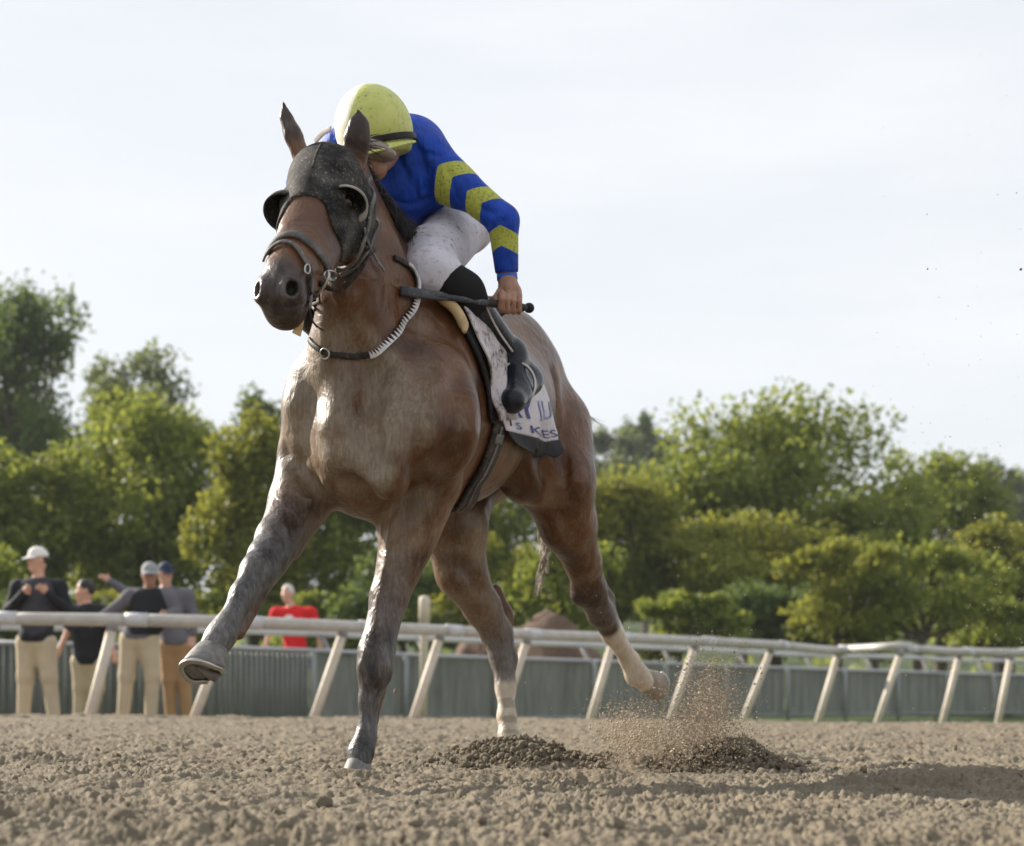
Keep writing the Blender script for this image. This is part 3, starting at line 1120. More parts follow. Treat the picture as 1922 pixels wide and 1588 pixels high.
# ears
H_EARS = len(H)
HEAD = H[H_NECK:]
H += [Cone(at(565, 292, 4.50), at(550, 252, 4.50), .030, .029, .02, (nrm((.75, -.66, 0)), .7)),
      Cone(at(551, 256, 4.50), at(538, 222, 4.50), .030, .024, .012, (nrm((.75, -.66, 0)), .65)),
      Cone(at(538, 222, 4.50), at(532, 194, 4.50), .024, .008, .004, (nrm((.75, -.66, 0)), .6)),
      Cone(at(668, 305, 4.50), at(671, 262, 4.48), .033, .036, .02, (UP * 0 + nrm((.35, -.93, 0)), .75)),
      Cone(at(671, 258, 4.48), at(674, 234, 4.475), .037, .031, .014, (nrm((.35, -.93, 0)), .7)),
      Cone(at(674, 236, 4.475), at(673, 209, 4.47), .028, .009, .004, (nrm((.35, -.93, 0)), .7)),
      Cone(at(669, 295, 4.445), at(673, 250, 4.438), .018, .020, .010, sub=True),
      Cone(at(673, 250, 4.438), at(675, 222, 4.436), .018, .006, .008, sub=True),
      Cone(at(557, 285, 4.455), at(540, 215, 4.462), .010, .006, .008, sub=True)]

# fore leg that carries (image centre) and the one reaching out (image left)
FL = [at(800, 905, 4.83), at(766, 1000, 4.82), at(731, 1120, 4.77), at(706, 1225, 4.71), at(703, 1262, 4.70), at(692, 1312, 4.69),
      at(686, 1385, 4.68), at(677, 1412, 4.66), at(674, 1432, 4.64)]
FLR = [.108, .083, .054, .050, .047, .0255, .026, .0335, .033]
FR = [at(584, 868, 4.83), at(556, 945, 4.76), at(518, 1012, 4.62), at(502, 1046, 4.54), at(484, 1074, 4.48), at(455, 1116, 4.42), at(424, 1176, 4.35),
      at(413, 1196, 4.33), at(398, 1218, 4.31)]
FRR = [.105, .079, .056, .052, .047, .031, .030, .036, .036]
HL = [at(1040, 800, 5.98), at(1046, 905, 5.88), at(1066, 985, 5.96), at(1094, 1055, 6.08), at(1106, 1105, 6.16), at(1128, 1152, 6.24), at(1150, 1190, 6.34),
      at(1182, 1240, 6.46), at(1195, 1266, 6.50), at(1210, 1279, 6.55)]
HLR = [.14, .138, .105, .067, .062, .050, .039, .036, .044, .042]
HR = [at(860, 900, 6.0), at(852, 990, 5.75), at(866, 1075, 5.78), at(905, 1140, 5.86), at(932, 1188, 5.92), at(945, 1235, 5.92), at(949, 1290, 5.90),
      at(951, 1345, 5.87), at(955, 1385, 5.84), at(957, 1402, 5.82)]
HRR = [.15, .118, .090, .066, .056, .048, .034, .031, .036, .036]
for ch, rr in ((FL, FLR), (FR, FRR), (HL, HLR), (HR, HRR)):
    for i in range(len(ch) - 1):
        H.append(Cone(ch[i], ch[i + 1], rr[i], rr[i + 1], .03 if i else .07))
# tendons, carpal and hock bones, stifle, forearm muscle
H += [Cone(at(719, 1228, 4.77), at(712, 1300, 4.735), .033, .014, .03),
      Cone(at(712, 1300, 4.735), at(692, 1395, 4.70), .014, .018, .02),
      Cone(at(792, 960, 4.80), at(752, 1075, 4.80), .065, .045, .04),
      Cone(at(534, 1042, 4.60), at(512, 1078, 4.54), .028, .016, .03),
      Cone(at(512, 1078, 4.54), at(446, 1188, 4.40), .016, .022, .02),
      Cone(at(575, 950, 4.80), at(545, 1030, 4.68), .06, .035, .04),
      Cone(at(1122, 1092, 6.24), at(1136, 1120, 6.28), .030, .028, .03),
      Cone(at(1140, 1125, 6.28), at(1158, 1185, 6.36), .026, .018, .03),
      Cone(at(1086, 1120, 6.16), at(1100, 1085, 6.14), .03, .03, .03),
      Cone(at(928, 1110, 6.02), at(948, 1155, 6.04), .030, .028, .03),
      Cone(at(948, 1155, 6.04), at(958, 1250, 5.98), .028, .020, .03),
      Ell(at(985, 880, 5.72), (.13, .10, .13), BM, .06),
      Ell(at(1040, 860, 5.94), (.16, .11, .22), BM, .06)]

HORSE_H = 0.007


def groove(px, r, k, depth=.0, on=None):
    P = trace(on or H, [p[0] for p in px], [p[1] for p in px])
    P = P + grad(on or H, P, .01) * (r * .35 - depth)
    return [Cone(P[i], P[i + 1], r, r, k, sub=True) for i in range(len(P) - 1)]


def ridge(px, r, k, sink):
    P = trace(H, [p[0] for p in px], [p[1] for p in px])
    P = P - grad(H, P, .01) * sink
    return [Cone(P[i], P[i + 1], r, r, k) for i in range(len(P) - 1)]


# muscle: creases between breast, shoulder, arm, flank and thigh; swellings and veins beside them
GR = []
GR += groove([(699, 690), (697, 760), (700, 830), (705, 872)], .016, .055)
GR += groove([(660, 900), (684, 922), (706, 935)], .018, .05)
GR += groove([(742, 945), (772, 925), (800, 890)], .014, .05)
GR += groove([(534, 852), (556, 872), (580, 905), (600, 945)], .014, .04)
GR += groove([(850, 670), (862, 760), (852, 850), (822, 915)], .016, .08)
GR += groove([(612, 575), (640, 620), (668, 665), (690, 700)], .013, .06)
GR += groove([(770, 600), (800, 680), (790, 740)], .012, .08)
GR += groove([(972, 885), (990, 850), (1004, 805)], .012, .06)
GR += groove([(1040, 700), (1048, 770), (1056, 860), (1062, 940), (1078, 1005)], .012, .05)
GR += groove([(1010, 800), (1030, 880), (1045, 960)], .013, .07)
GR += groove([(842, 1010), (868, 1060), (900, 1110)], .008, .05)
RG = []
RG += ridge([(640, 740), (630, 800), (640, 860), (668, 892)], .040, .05, .032)
RG += ridge([(722, 800), (716, 850), (724, 900), (742, 915)], .040, .04, .030)
RG += ridge([(560, 700), (556, 760), (560, 820)], .035, .06, .030)
RG += ridge([(745, 960), (735, 1010), (722, 1070), (713, 1130)], .011, .02, .008)
RG += ridge([(600, 905), (575, 960), (560, 1000), (540, 1040)], .011, .02, .008)
RG += ridge([(688, 1225), (680, 1250), (688, 1280)], .014, .02, .008)
RG += ridge([(712, 1222), (718, 1250), (712, 1280)], .014, .02, .008)
RG += ridge([(1058, 905), (1068, 960), (1084, 1010), (1098, 1050)], .009, .02, .006)
RG += ridge([(560, 440), (566, 470), (574, 500), (566, 520)], .007, .014, .005)
RG += ridge([(534, 470), (528, 500), (520, 520)], .006, .014, .004)
# flared rims round the nostrils
for px_, py_, e_ in ((548, 541, .0), (487, 543, .0)):
    c_ = trace(H, [px_], [py_])[0]
    n_ = grad(H, c_[None], .012)[0]
    u_ = nrm(HF - n_ * (HF @ n_))
    v_ = np.cross(n_, u_)
    ring_ = [c_ - n_ * .0035 + u_ * .024 * math.cos(a) + v_ * (.018 + .003 * math.cos(a)) * math.sin(a) for a in np.linspace(0, 2 * math.pi, 11)]
    RG += [Cone(ring_[i], ring_[i + 1], .0070, .0070, .020) for i in range(10) if i not in (4, 5)]
    GR.append(Ell(c_ + n_ * .004, (.0210, .0150, .030), np.stack([u_, v_, n_]), .010, sub=True))
H += RG + GR


def chain_val(P, chain, vals):
    """Nearest distance to a chain of points and the value interpolated along it."""
    best, val = np.full(len(P), 9.0), np.zeros(len(P))
    for i in range(len(chain) - 1):
        a, b = chain[i], chain[i + 1]
        ab = b - a
        t = np.clip((P - a) @ ab / (ab @ ab), 0, 1)
        d = np.linalg.norm(P - a - t[:, None] * ab, axis=1)
        m = d < best
        best[m] = d[m]
        val[m] = (vals[i] + (vals[i + 1] - vals[i]) * t)[m]
    return best, val


def sstep(x, a, b):
    t = np.clip((x - a) / (b - a), 0, 1)
    return t * t * (3 - 2 * t)


def coat_material():
    t = NT('bay_coat')
    blk, dst, wht = t.attr('black'), t.attr('dust'), t.attr('white')
    pos = t.pos()
    st = t.n('Mapping', Vector=pos, Scale=(1.0, 1.0, 0.26)).outputs['Vector']
    fine = t.noise(120, 5, .65, st)
    big = t.noise(7, 4, .55, pos, 0.4)
    mid = t.noise(26, 4, .6, st)
    bay = t.mix(t.ramp(big, .3, .7), (.058, .021, .006), (.170, .066, .018))
    bay = t.mix(t.math('MULTIPLY', t.ramp(mid, .35, .75), .35), bay, (.060, .024, .013))
    dark = t.mix(t.ramp(mid, .3, .7), (.009, .008, .009), (.026, .023, .023))
    c = t.mix(blk, bay, dark)
    # dried sand sticks in patches and streaks
    f = t.math('ADD', t.math('MULTIPLY', t.ramp(fine, .15, .85), .34), t.math('MULTIPLY', t.ramp(mid, .05, .95), .66))
    f = t.math('ADD', f, t.math('MULTIPLY', t.math('SUBTRACT', t.ramp(big, .3, .7), .5), .35))
    f = t.math('MULTIPLY', t.ramp(t.math('SUBTRACT', t.math('ADD', f, dst), .60), .0, .85), .85)
    sand = t.mix(t.ramp(fine, .3, .7), (.195, .168, .118), (.330, .292, .210))
    grey = t.mix(t.ramp(fine, .3, .7), (.17, .16, .155), (.33, .32, .315))
    sand = t.mix(blk, sand, grey)
    c = t.mix(f, c, sand)
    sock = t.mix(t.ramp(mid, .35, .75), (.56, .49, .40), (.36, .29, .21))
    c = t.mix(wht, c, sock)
    t.P(Base_Color=c, Roughness=t.math('ADD', t.ramp(mid, .3, .7, .27, .40), t.math('MULTIPLY', f, .22)))
    t.P(Specular_IOR_Level=.36, Sheen_Weight=.0, Sheen_Roughness=.4)
    b = t.bump(t.noise(230, 3, .6, st), .30, .003)
    b = t.bump(t.noise(40, 4, .55, st, .6), .30, .010, b)
    b = t.bump(t.noise(11, 3, .5, pos, .9), .30, .035, b)
    t.P(Normal=b)
    return t.m


M_COAT = coat_material()
M_HAIR = plain('black_hair', (.018, .013, .011), .45, var=.4)
horse = empty('race_horse', tuple(bp(5.4, 0, 0)), 0,
              'bay racehorse galloping towards the camera in black hood and white stockings', 'horse')


def coat_masks(V):
    n = len(V)
    N = grad(H, V, .05)
    fz = (V - bp(5.4, 0, 0)) @ FWD
    black = np.full(n, .12)
    dust = np.full(n, .07)
    white = np.zeros(n)
    front = np.clip(N @ FWD, 0, 1)
    dust += .54 * sstep(front, .42, .95) * sstep(fz, .1, .45) * sstep(V[:, 2], 1.95, 1.3)
    under = sstep(-N[:, 2], .2, .9) * sstep(V[:, 2], 1.35, 1.1)
    dust += .18 * under
    top = sstep(V[:, 2], 1.35, 1.6) * sstep(-fz, -.1, .3)
    dust += .06 * top
    for ch, rr, bl, du, wh in (
            (FL, FLR, [0, .0, .55, .9, 1, 1, 1, 1, 1], [.45, .36, .24, .30, .22, .34, .32, .34, .42], None),
            (FR, FRR, [0, .1, .85, 1, 1, 1, 1, 1, 1], [.42, .42, .26, .26, .26, .34, .40, .40, .42], None),
            (HL, HLR, [.1, .1, .1, .2, .65, .75, .3, 0, 0, 0], [.16, .16, .17, .18, .18, .25, .4, .5, .5, .5], [0, 0, 0, 0, 0, .0, .9, 1, 1, 1]),
            (HR, HRR, [.1, .1, .1, .2, .6, .8, .6, .0, 0, 0], [.4, .42, .42, .40, .36, .40, .6, .7, .7, .7], [0, 0, 0, 0, 0, 0, .75, 1, 1, 1])):
        d, b = chain_val(V, ch, bl)
        _, u = chain_val(V, ch, du)
        _, rad = chain_val(V, ch, rr)
        w = sstep(d, rad * 1.75, rad * 1.2)
        w = w * sstep(chain_val(V, ch, list(range(len(ch))))[1], .2, 1.3)
        black = black * (1 - w) + b * w
        dust = dust * (1 - w) + u * w
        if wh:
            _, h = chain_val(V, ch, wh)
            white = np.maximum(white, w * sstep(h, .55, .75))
    # dark muzzle, ears and crest
    for c, r0, r1, amt in ((at(528, 560, 4.06), .07, .15, .85), (at(540, 225, 4.5), .05, .10, .8), (at(673, 245, 4.48), .05, .11, .85)):
        w = sstep(np.linalg.norm(V - c, axis=1), r1, r0) * amt
        dust = dust * (1 - 1.0 * np.clip(w * 1.3, 0, 1) * (1.0 if c[2] > 1.75 else .7))
        black = np.maximum(black, w)
    hd = np.linalg.norm(V - at(580, 440, 4.3), axis=1)
    dust = dust * (1 - .75 * sstep(hd, .36, .26))
    for c in (at(548, 541, 4.05), at(486, 543, 4.10)):
        w = sstep(np.linalg.norm(V - c, axis=1), .030, .014)
        dust = dust * (1 - w)
        black = np.maximum(black, w)
    # narrow bands of weaker white round the stocking
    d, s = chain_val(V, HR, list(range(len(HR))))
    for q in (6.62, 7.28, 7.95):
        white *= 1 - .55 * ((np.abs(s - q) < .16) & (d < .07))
    return np.clip(black, 0, 1), np.clip(dust, 0, 1), np.clip(white, 0, 1)


body = solid('body', H, HORSE_H, M_COAT, None, relax=3)
BV = np.empty(len(body.data.vertices) * 3, np.float32)
body.data.vertices.foreach_get('co', BV)
BV = BV.reshape(-1, 3).astype(float)
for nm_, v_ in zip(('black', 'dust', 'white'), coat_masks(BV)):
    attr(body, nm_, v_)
keep(body, horse)


# hooves: wall, recessed sole and a thin shoe
def hoof(cor, axis, toe, r0, r1, h, shoe=True, mat=None):
    ax_ = nrm(axis)
    toe = nrm(np.asarray(toe) - ax_ * (np.asarray(toe) @ ax_))
    sd = np.cross(ax_, toe)
    V, F, n = [], [], 20
    rings = [(0, r0 * .86, 0), (.04, r0, 0), (.35, r0 + (r1 - r0) * .4, .1), (.72, r0 + (r1 - r0) * .75, .2), (1, r1, .28), (1, r1 * .86, .28), (.9, r1 * .70, .26), (.86, r1 * .1, .2)]
    for t_, r_, s_ in rings:
        for j in range(n):
            a = 2 * math.pi * j / n
            k = 1.0 + .10 * math.cos(a) - (.10 if math.cos(a) < -.6 and t_ > .5 else 0)
            hh = h * t_ * (1 - .22 * max(0, -math.cos(a)))
            V.append(np.asarray(cor) + ax_ * hh + toe * (r_ * k * math.cos(a) + s_ * r0) + sd * r_ * .94 * math.sin(a))
    for i in range(len(rings) - 1):
        for j in range(n):
            k = (j + 1) % n
            F.append([i * n + j, i * n + k, (i + 1) * n + k, (i + 1) * n + j])
    F.append([(len(rings) - 1) * n + j for j in range(n)])
    F.append(list(range(n))[::-1])
    o = keep(mesh_obj('hoof', V, F, mat or M_HOOF), horse)
    if shoe:
        pts = []
        for a in np.linspace(-2.45, 2.45, 26):
            hh = h * (1.01 - .22 * max(0, -math.cos(a)))
            pts.append(np.asarray(cor) + ax_ * hh + toe * (r1 * .88 * (1 + .10 * math.cos(a)) * math.cos(a) + .28 * r0) + sd * r1 * .84 * math.sin(a))
        s = mesh_obj('horseshoe', *strap(pts, np.tile(ax_, (26, 1)), .016, .010), M_STEEL)
        s.parent = o
        # the frog under the sole
        f = Bag().add(tube([np.asarray(cor) + ax_ * h * .80 - toe * r1 * .45, np.asarray(cor) + ax_ * h * .90 + toe * r1 * .55], [r1 * .3, r1 * .06], 8))
        f = f.obj('frog', M_HOOF)
        f.parent = o
    return o


M_STEEL = plain('worn_steel', (.42, .40, .37), .35, 1.0)
t_ = NT('hoof_horn')
t_.P(Base_Color=t_.mix(t_.ramp(t_.noise(60, 5), .3, .7), (.10, .096, .09), (.21, .20, .19)), Roughness=.6, Normal=t_.bump(t_.noise(90, 3), .3, .004))
M_HOOF = t_.m
hoof(at(401, 1218, 4.315), at(384, 1280, 4.250) - at(401, 1218, 4.315), at(330, 1258, 4.19) - at(401, 1218, 4.315), .042, .063, .092)
hoof(at(675, 1424, 4.65), (-.10, -.15, -1), (-.28, -.9, 0), .036, .050, .070)
hoof(at(1210, 1278, 6.555), at(1243, 1276, 6.66) - at(1210, 1278, 6.555), (.35, .35, -.8), .050, .068, .085, True, plain('pale_hoof_horn', (.25, .21, .165), .6, var=.25))
hoof(at(958, 1396, 5.83), (.02, -.12, -1), (-.3, -.9, 0), .038, .056, .085)

# mane: a fringe of separate locks down the crest on the far and near side, forelock
mb = Bag()
NM_ = 620
mq = rng.random(NM_)
crest = spline([at(672, 322, 4.66), at(692, 385, 4.76), at(722, 440, 4.90), at(752, 490, 5.03)], 50)
mroot = snap(H[:H_NECK], crest[(mq * 49).astype(int)] + (0, 0, .05) + rng.normal(0, .012, (NM_, 3)), -.004, 4)
for q, p in zip(mq, mroot):
    out = nrm(np.array((.85, .15, .25)) + rng.normal(0, .20, 3))
    ln = (.050 + .080 * rng.random()) * (0.22 + 1.15 * q ** 1.6)
    c1 = p + out * ln * .5 + np.array((0, 0, .012))
    c2 = p + out * ln * .85 + np.array((.006, 0, -.35 * ln)) + rng.normal(0, .006, 3)
    c3 = p + out * ln * .95 + np.array((.010, 0, -.95 * ln)) + rng.normal(0, .010, 3)
    mb.add(tube(spline([p, c1, c2, c3], 7), np.linspace(.0034, .0006, 7), 4, False))
keep(mb.obj('mane', M_HAIR), horse)
fb = Bag()
for i in range(16):
    p = at(655 + 30 * rng.random(), 268 + 10 * rng.random(), 4.52)
    out = nrm(np.array((.7, -.1, .25)) + rng.normal(0, .35, 3))
    fb.add(tube(spline([p, p + out * .04, p + out * .075 + np.array((0, 0, -.006 - .02 * rng.random()))], 6), np.linspace(.003, .0006, 6), 4, False))
keep(fb.obj('forelock', M_HAIR), horse)

# tail: hangs behind the hindquarters, streaming in a few long locks
tb = Bag()
dock = bp(6.30, 0, 1.44)
tips = [at(1012, 1100, 6.5), at(1006, 1115, 6.5), at(1020, 1060, 6.5), at(1030, 1040, 6.55), at(1016, 1080, 6.5), at(1026, 1075, 6.55)]
for i in range(38):
    tip = tips[int(rng.integers(len(tips)))] + rng.normal(0, .010, 3)
    st_ = dock + rng.normal(0, .014, 3)
    m1 = st_ + np.array((.05, .14, -.10)) + rng.normal(0, .018, 3)
    m2 = at(1026, 985, 6.50) + rng.normal(0, .018, 3)
    tb.add(tube(spline([st_, m1, m2, at(1024, 1030, 6.5) * .5 + tip * .5 + rng.normal(0, .006, 3), tip], 14), np.linspace(.0042, .0008, 14), 4, False))
for i in range(16):
    a, s_ = at(1070 + 10 * rng.random(), 762 + 14 * rng.random(), 6.3), rng.normal(0, .012, 3)
    tb.add(tube(spline([dock + s_, a, at(1100, 775 + 12 * rng.random(), 6.35), at(1112 + 26 * rng.random(), 784 + 22 * rng.random(), 6.4)], 10), np.linspace(.0022, .0005, 10), 4, False))
t_ = NT('tail_hair')
t_.P(Base_Color=t_.mix(t_.ramp(t_.noise(25, 4), .35, .65), (.16, .12, .09), (.55, .48, .40)), Roughness=.5)
keep(tb.obj('tail', t_.m), horse)

M_EYE = plain('eye_dark', (.012, .008, .006), .08)
for c in (EYL, EYR):
    V, F = [], []
    me = bpy.data.meshes.new('eye')
    bm_ = bmesh.new()
    bmesh.ops.create_uvsphere(bm_, u_segments=16, v_segments=10, radius=.021)
    bm_.to_mesh(me)
    bm_.free()
    e = finish('eye', me, M_EYE)
    e.location = tuple(snap(H, c[None], -.010)[0])
    e.parent = horse
    e.matrix_parent_inverse = Matrix.Translation(horse.location).inverted()
# ------------------------------------------------------------------ tack
M_HOOD = cloth('hood_cloth', (.011, .010, .011), .3, .85, (.26, .24, .21), .75, 130)
M_BLACK = cloth('black_leather', (.010, .009, .009), .35, .55, (.24, .20, .155), .40, 60)
M_STRAP = cloth('muddy_leather', (.10, .095, .095), .4, .7, (.40, .37, .33), .85, 90)
M_RIMFUR = cloth('pale_trim', (.42, .40, .385), .3, .9, (.12, .10, .08), .8, 90)
M_TOWEL = cloth('white_towel', (.62, .57, .60), .1, .9, (.085, .065, .045), 1.0, 26, wrinkle=.7)
t = NT('muddy_towel')
mb_ = t.ramp(t.noise(13, 5, .65, dist=.8), .47, .60)
ms_ = t.ramp(t.noise(70, 4, .65), .46, .60)
t.P(Base_Color=t.mix(t.math('ADD', t.math('MULTIPLY', mb_, t.math('ADD', t.math('MULTIPLY', ms_, .6), .35)), t.math('MULTIPLY', ms_, .12)), (.62, .57, .60), (.085, .062, .045)), Roughness=.9, Specular_IOR_Level=.2)
t.P(Normal=t.bump(t.noise(9, 3, .5, dist=.6), .7, .03, t.bump(t.noise(150, 3), .4, .003)))
M_TOWEL = t.m
M_CLOTH = cloth('white_saddle_fabric', (.66, .64, .70), .06, .8, (.20, .16, .12), .35, 40, wrinkle=.15)
M_HEM = cloth('black_fabric', (.014, .013, .015), .3, .8, (.16, .13, .12), .3, 60)
M_TAN = plain('tan_leather', (.50, .36, .19), .6, var=.2)
M_BLUEINK = plain('blue_print', (.045, .05, .24), .7, var=.1)
M_PALEINK = plain('pale_print', (.20, .26, .50), .7, var=.1)


def on(prims, px, off):
    """Photo pixels -> points and outward normals on the surface."""
    P = trace(prims, [p[0] for p in px], [p[1] for p in px], 0.0)
    P = snap(prims, P, off, 3)
    return P, grad(prims, P, .008)


def strap_on(name, px, width, thick, mat, parent, n=30, off=.004, prims=None):
    P, N = on(prims or H, px, off)
    P = spline(P, n)
    P = snap(prims or H, P, off, 3)
    N = grad(prims or H, P, .012)
    return keep(mesh_obj(name, *strap(P, N, width, thick), mat), parent)


hood = empty('blinker_hood', tuple(at(606, 345, 4.44)), 0, 'black blinker hood speckled with sand over the head of the bay racehorse', 'blinker hood')


def hood_clip(P):
    q = P - HC
    s, l, n = q @ HF, q @ HS, q @ HN
    low = s - .185 - .065 * sstep(np.abs(l), .035, .080)
    back = -n - (.150 - .25 * np.clip(s - .03, 0, .2))
    top = -.150 - s
    m = np.maximum(np.maximum(low, back), top)
    # holes for the eyes
    for e in (EYL, EYR):
        m = np.maximum(m, .030 - np.linalg.norm(P - e, axis=-1))
    return m


keep(solid('mask', HEAD, .0055, M_HOOD, None, 2, off=.007, clip=hood_clip), hood)
# seam down the middle of the hood
sp, sn = [], []
for s_ in np.linspace(-.07, .075, 14):
    sp.append(HC + HF * s_ + HN * .11)
sp = snap(HEAD, np.array(sp), .009, 8)
keep(mesh_obj('seam', *strap(sp, grad(HEAD, sp, .01), .006, .004), M_HOOD), hood)

for eye, sg in ((EYL, 1), (EYR, -1)):
    o_ = nrm(HS * sg * .93 + HN * .30 - HF * .06)
    b_ = nrm(-HF - o_ * (-HF @ o_))
    v_ = np.cross(o_, b_)
    c_ = eye + o_ * (.010 if sg > 0 else -.006) + HF * (.012 if sg > 0 else .040)
    V, F, nu, nv = [], [], 18, 9
    rc = .057 if sg > 0 else .062
    for lay, r_ in ((0, rc), (1, rc - .005)):
        for i in range(nu + 1):
            a = math.pi * i / nu                         # from one end of the rim arc to the other
            for j in range(nv + 1):
                e = math.radians(88) * j / nv            # away from the open plane, towards the poll
                d = math.cos(e) * (math.cos(a) * v_ + math.sin(a) * o_) + math.sin(e) * b_
                V.append(c_ + d * r_ * (1.0, 1.0)[lay])
    st = (nu + 1) * (nv + 1)
    for i in range(nu):
        for j in range(nv):
            q = [i * (nv + 1) + j, (i + 1) * (nv + 1) + j, (i + 1) * (nv + 1) + j + 1, i * (nv + 1) + j + 1]
            F.append(q)
            F.append([x + st for x in q][::-1])
    for i in range(nu):
        q = [i * (nv + 1), (i + 1) * (nv + 1)]
        F.append([q[1], q[0], q[0] + st, q[1] + st])
    cup = keep(mesh_obj('eye_cup', V, F, M_HOOD), hood)
    rim = [c_ + (math.cos(a) * v_ + math.sin(a) * o_) * (rc - .0015) for a in np.linspace(.1, math.pi - .1, 24)]
    rr = .0034 + .0055 * sstep(np.linspace(0, 1, 24), .70, .9) if sg > 0 else np.full(24, .003)
    ro = mesh_obj('rim', *tube(rim, rr, 7), M_RIMFUR if sg > 0 else M_HOOD)
    ro.parent = cup

bridle = empty('bridle', tuple(at(600, 480, 4.2)), 0, 'grey muddy bridle with noseband, bit ring and reins on the bay racehorse', 'bridle')
strap_on('noseband', [(503, 478), (510, 464), (528, 446), (546, 442), (571, 452), (592, 470), (607, 489), (615, 508)], .022, .009, M_STRAP, bridle, 34)
strap_on('crossed_strap', [(499, 492), (505, 478), (520, 462), (536, 457), (553, 465), (567, 485), (576, 503), (581, 528), (579, 552), (576, 575)], .012, .006, M_STRAP, bridle, 34, .007)
strap_on('cheek_strap', [(690, 335), (692, 381), (684, 424), (671, 462), (654, 490), (634, 510), (616, 522)], .013, .007, M_STRAP, bridle, 34, .013)
strap_on('throat_strap', [(698, 375), (706, 417), (695, 450), (680, 475), (664, 500), (640, 520)], .013, .006, M_STRAP, bridle, 30, .010)
strap_on('curb_strap', [(576, 500), (579, 520), (582, 552), (592, 572), (598, 582)], .009, .005, M_BLACK, bridle, 20, .008)
BC = trace(H, [604], [538], 0)[0] + np.array((0, -.030, 0))
bv, bh = nrm(np.array((.35, .0, .9))), nrm(np.array((.75, -.45, .3)))
ring = [BC + .030 * (math.cos(a) * bh * .85 + math.sin(a) * bv) for a in np.linspace(0, 2 * math.pi, 28)]
keep(mesh_obj('bit_ring', *tube(ring, .0042, 8, False), M_STEEL), bridle)
keep(mesh_obj('bit_bar', *tube([BC - bh * .025, BC - bh * .025 + np.array((-.05, .02, .0))], .007, 8), M_STEEL), bridle)
keep(mesh_obj('cheek_buckle', *tube([trace(H, [620 + 12 * math.cos(a)], [517 + 9 * math.sin(a)], .014)[0] for a in np.linspace(0, 6.28, 16)], .003, 6, False), M_STEEL), bridle)
keep(mesh_obj('nose_buckle', *tube([trace(H, [577 + 5 * math.cos(a)], [505 + 9 * math.sin(a)], .012)[0] for a in np.linspace(0, 6.28, 14)], .0025, 6, False), M_STEEL), bridle)
# reins: from the bit along the neck to the rider's hands
P0 = np.concatenate([[BC], trace(H, [632, 652, 676, 700], [548, 532, 505, 470], .012)])
P0 = np.vstack([P0, at(722, 462, 5.0), at(735, 470, 5.12)])
g_ = spline(P0, 40)
keep(mesh_obj('rein', *strap(g_, grad(H, g_, .01), .016, .005), M_BLACK), bridle)
g_ = spline(np.vstack([trace(H, [684, 690, 700, 712, 722], [428, 452, 474, 494, 508], .012)]), 20)
keep(mesh_obj('loose_strap', *strap(g_, grad(H, g_, .01), .010, .004), M_STRAP), bridle)
g_ = spline(np.vstack([at(578, 556, 4.10), at(583, 592, 4.12), at(592, 610, 4.2), at(606, 620, 4.38)]), 20)
keep(mesh_obj('lip_cord', *tube(g_, .0028, 6), M_BLACK), bridle)
keep(mesh_obj('tongue_tie', *strap(spline(np.array([at(566, 588, 4.12), at(564, 604, 4.12), at(560, 618, 4.13), at(556, 628, 4.13)]), 10),
                                   np.tile((.3, -.95, 0), (10, 1)), np.linspace(.014, .024, 10), .003), M_TAN), bridle)

yoke = empty('neck_strap', tuple(at(690, 640, 4.6)), 0, 'black neck strap with a white toothed fringe round the base of the horse neck', 'neck strap')
YK = [(738, 484), (752, 491), (768, 505), (779, 525), (781, 545), (778, 566), (765, 591), (744, 622), (722, 648), (703, 662), (671, 669), (643, 668), (614, 663), (600, 654), (584, 638)]
yp, _ = on(H, YK, .006)
yp = snap(H, spline(yp, 70), .006, 3)
yn = grad(H, yp, .012)
w_ = np.full(70, .016)
keep(mesh_obj('strap', *strap(yp, yn, w_, .008), M_BLACK), yoke)
tf = Bag()
M_TOOTH = plain('white_trim', (.62, .60, .62), .6)
for i in range(8, 46):
    t1 = nrm(yp[i + 1] - yp[i - 1])
    s1 = np.cross(t1, yn[i])
    c = yp[i] + yn[i] * .005
    if i < 22:
        tf.add(box_vf(c + yn[i] * .002, (.016, .010, .005), np.stack([t1, s1, yn[i]])))
        continue
    for s2 in (0,):
        a, b, d = c - t1 * .0075 - s1 * .009, c + t1 * .0065 - s1 * .009, c + s1 * .013 + t1 * .004
        V = [a, b, d, a + yn[i] * .004, b + yn[i] * .004, d + yn[i] * .004]
        tf.add((V, [[0, 2, 1], [3, 4, 5], [0, 1, 4, 3], [1, 2, 5, 4], [2, 0, 3, 5]]))
fr = keep(tf.obj('fringe', M_TOOTH, smooth=False), yoke)
fr['kind'] = 'stuff'
bc_ = snap(H, trace(H, [614], [663], 0), .012)[0]
bt = grad(H, bc_[None])[0]
bs = nrm(np.cross(bt, UP))
bu = np.cross(bs, bt)
keep(mesh_obj('buckle', *tube([bc_ + .015 * (math.cos(a) * bs + math.sin(a) * bu) for a in np.linspace(0, 2 * math.pi, 24)], .003, 6, False), M_STEEL), yoke)


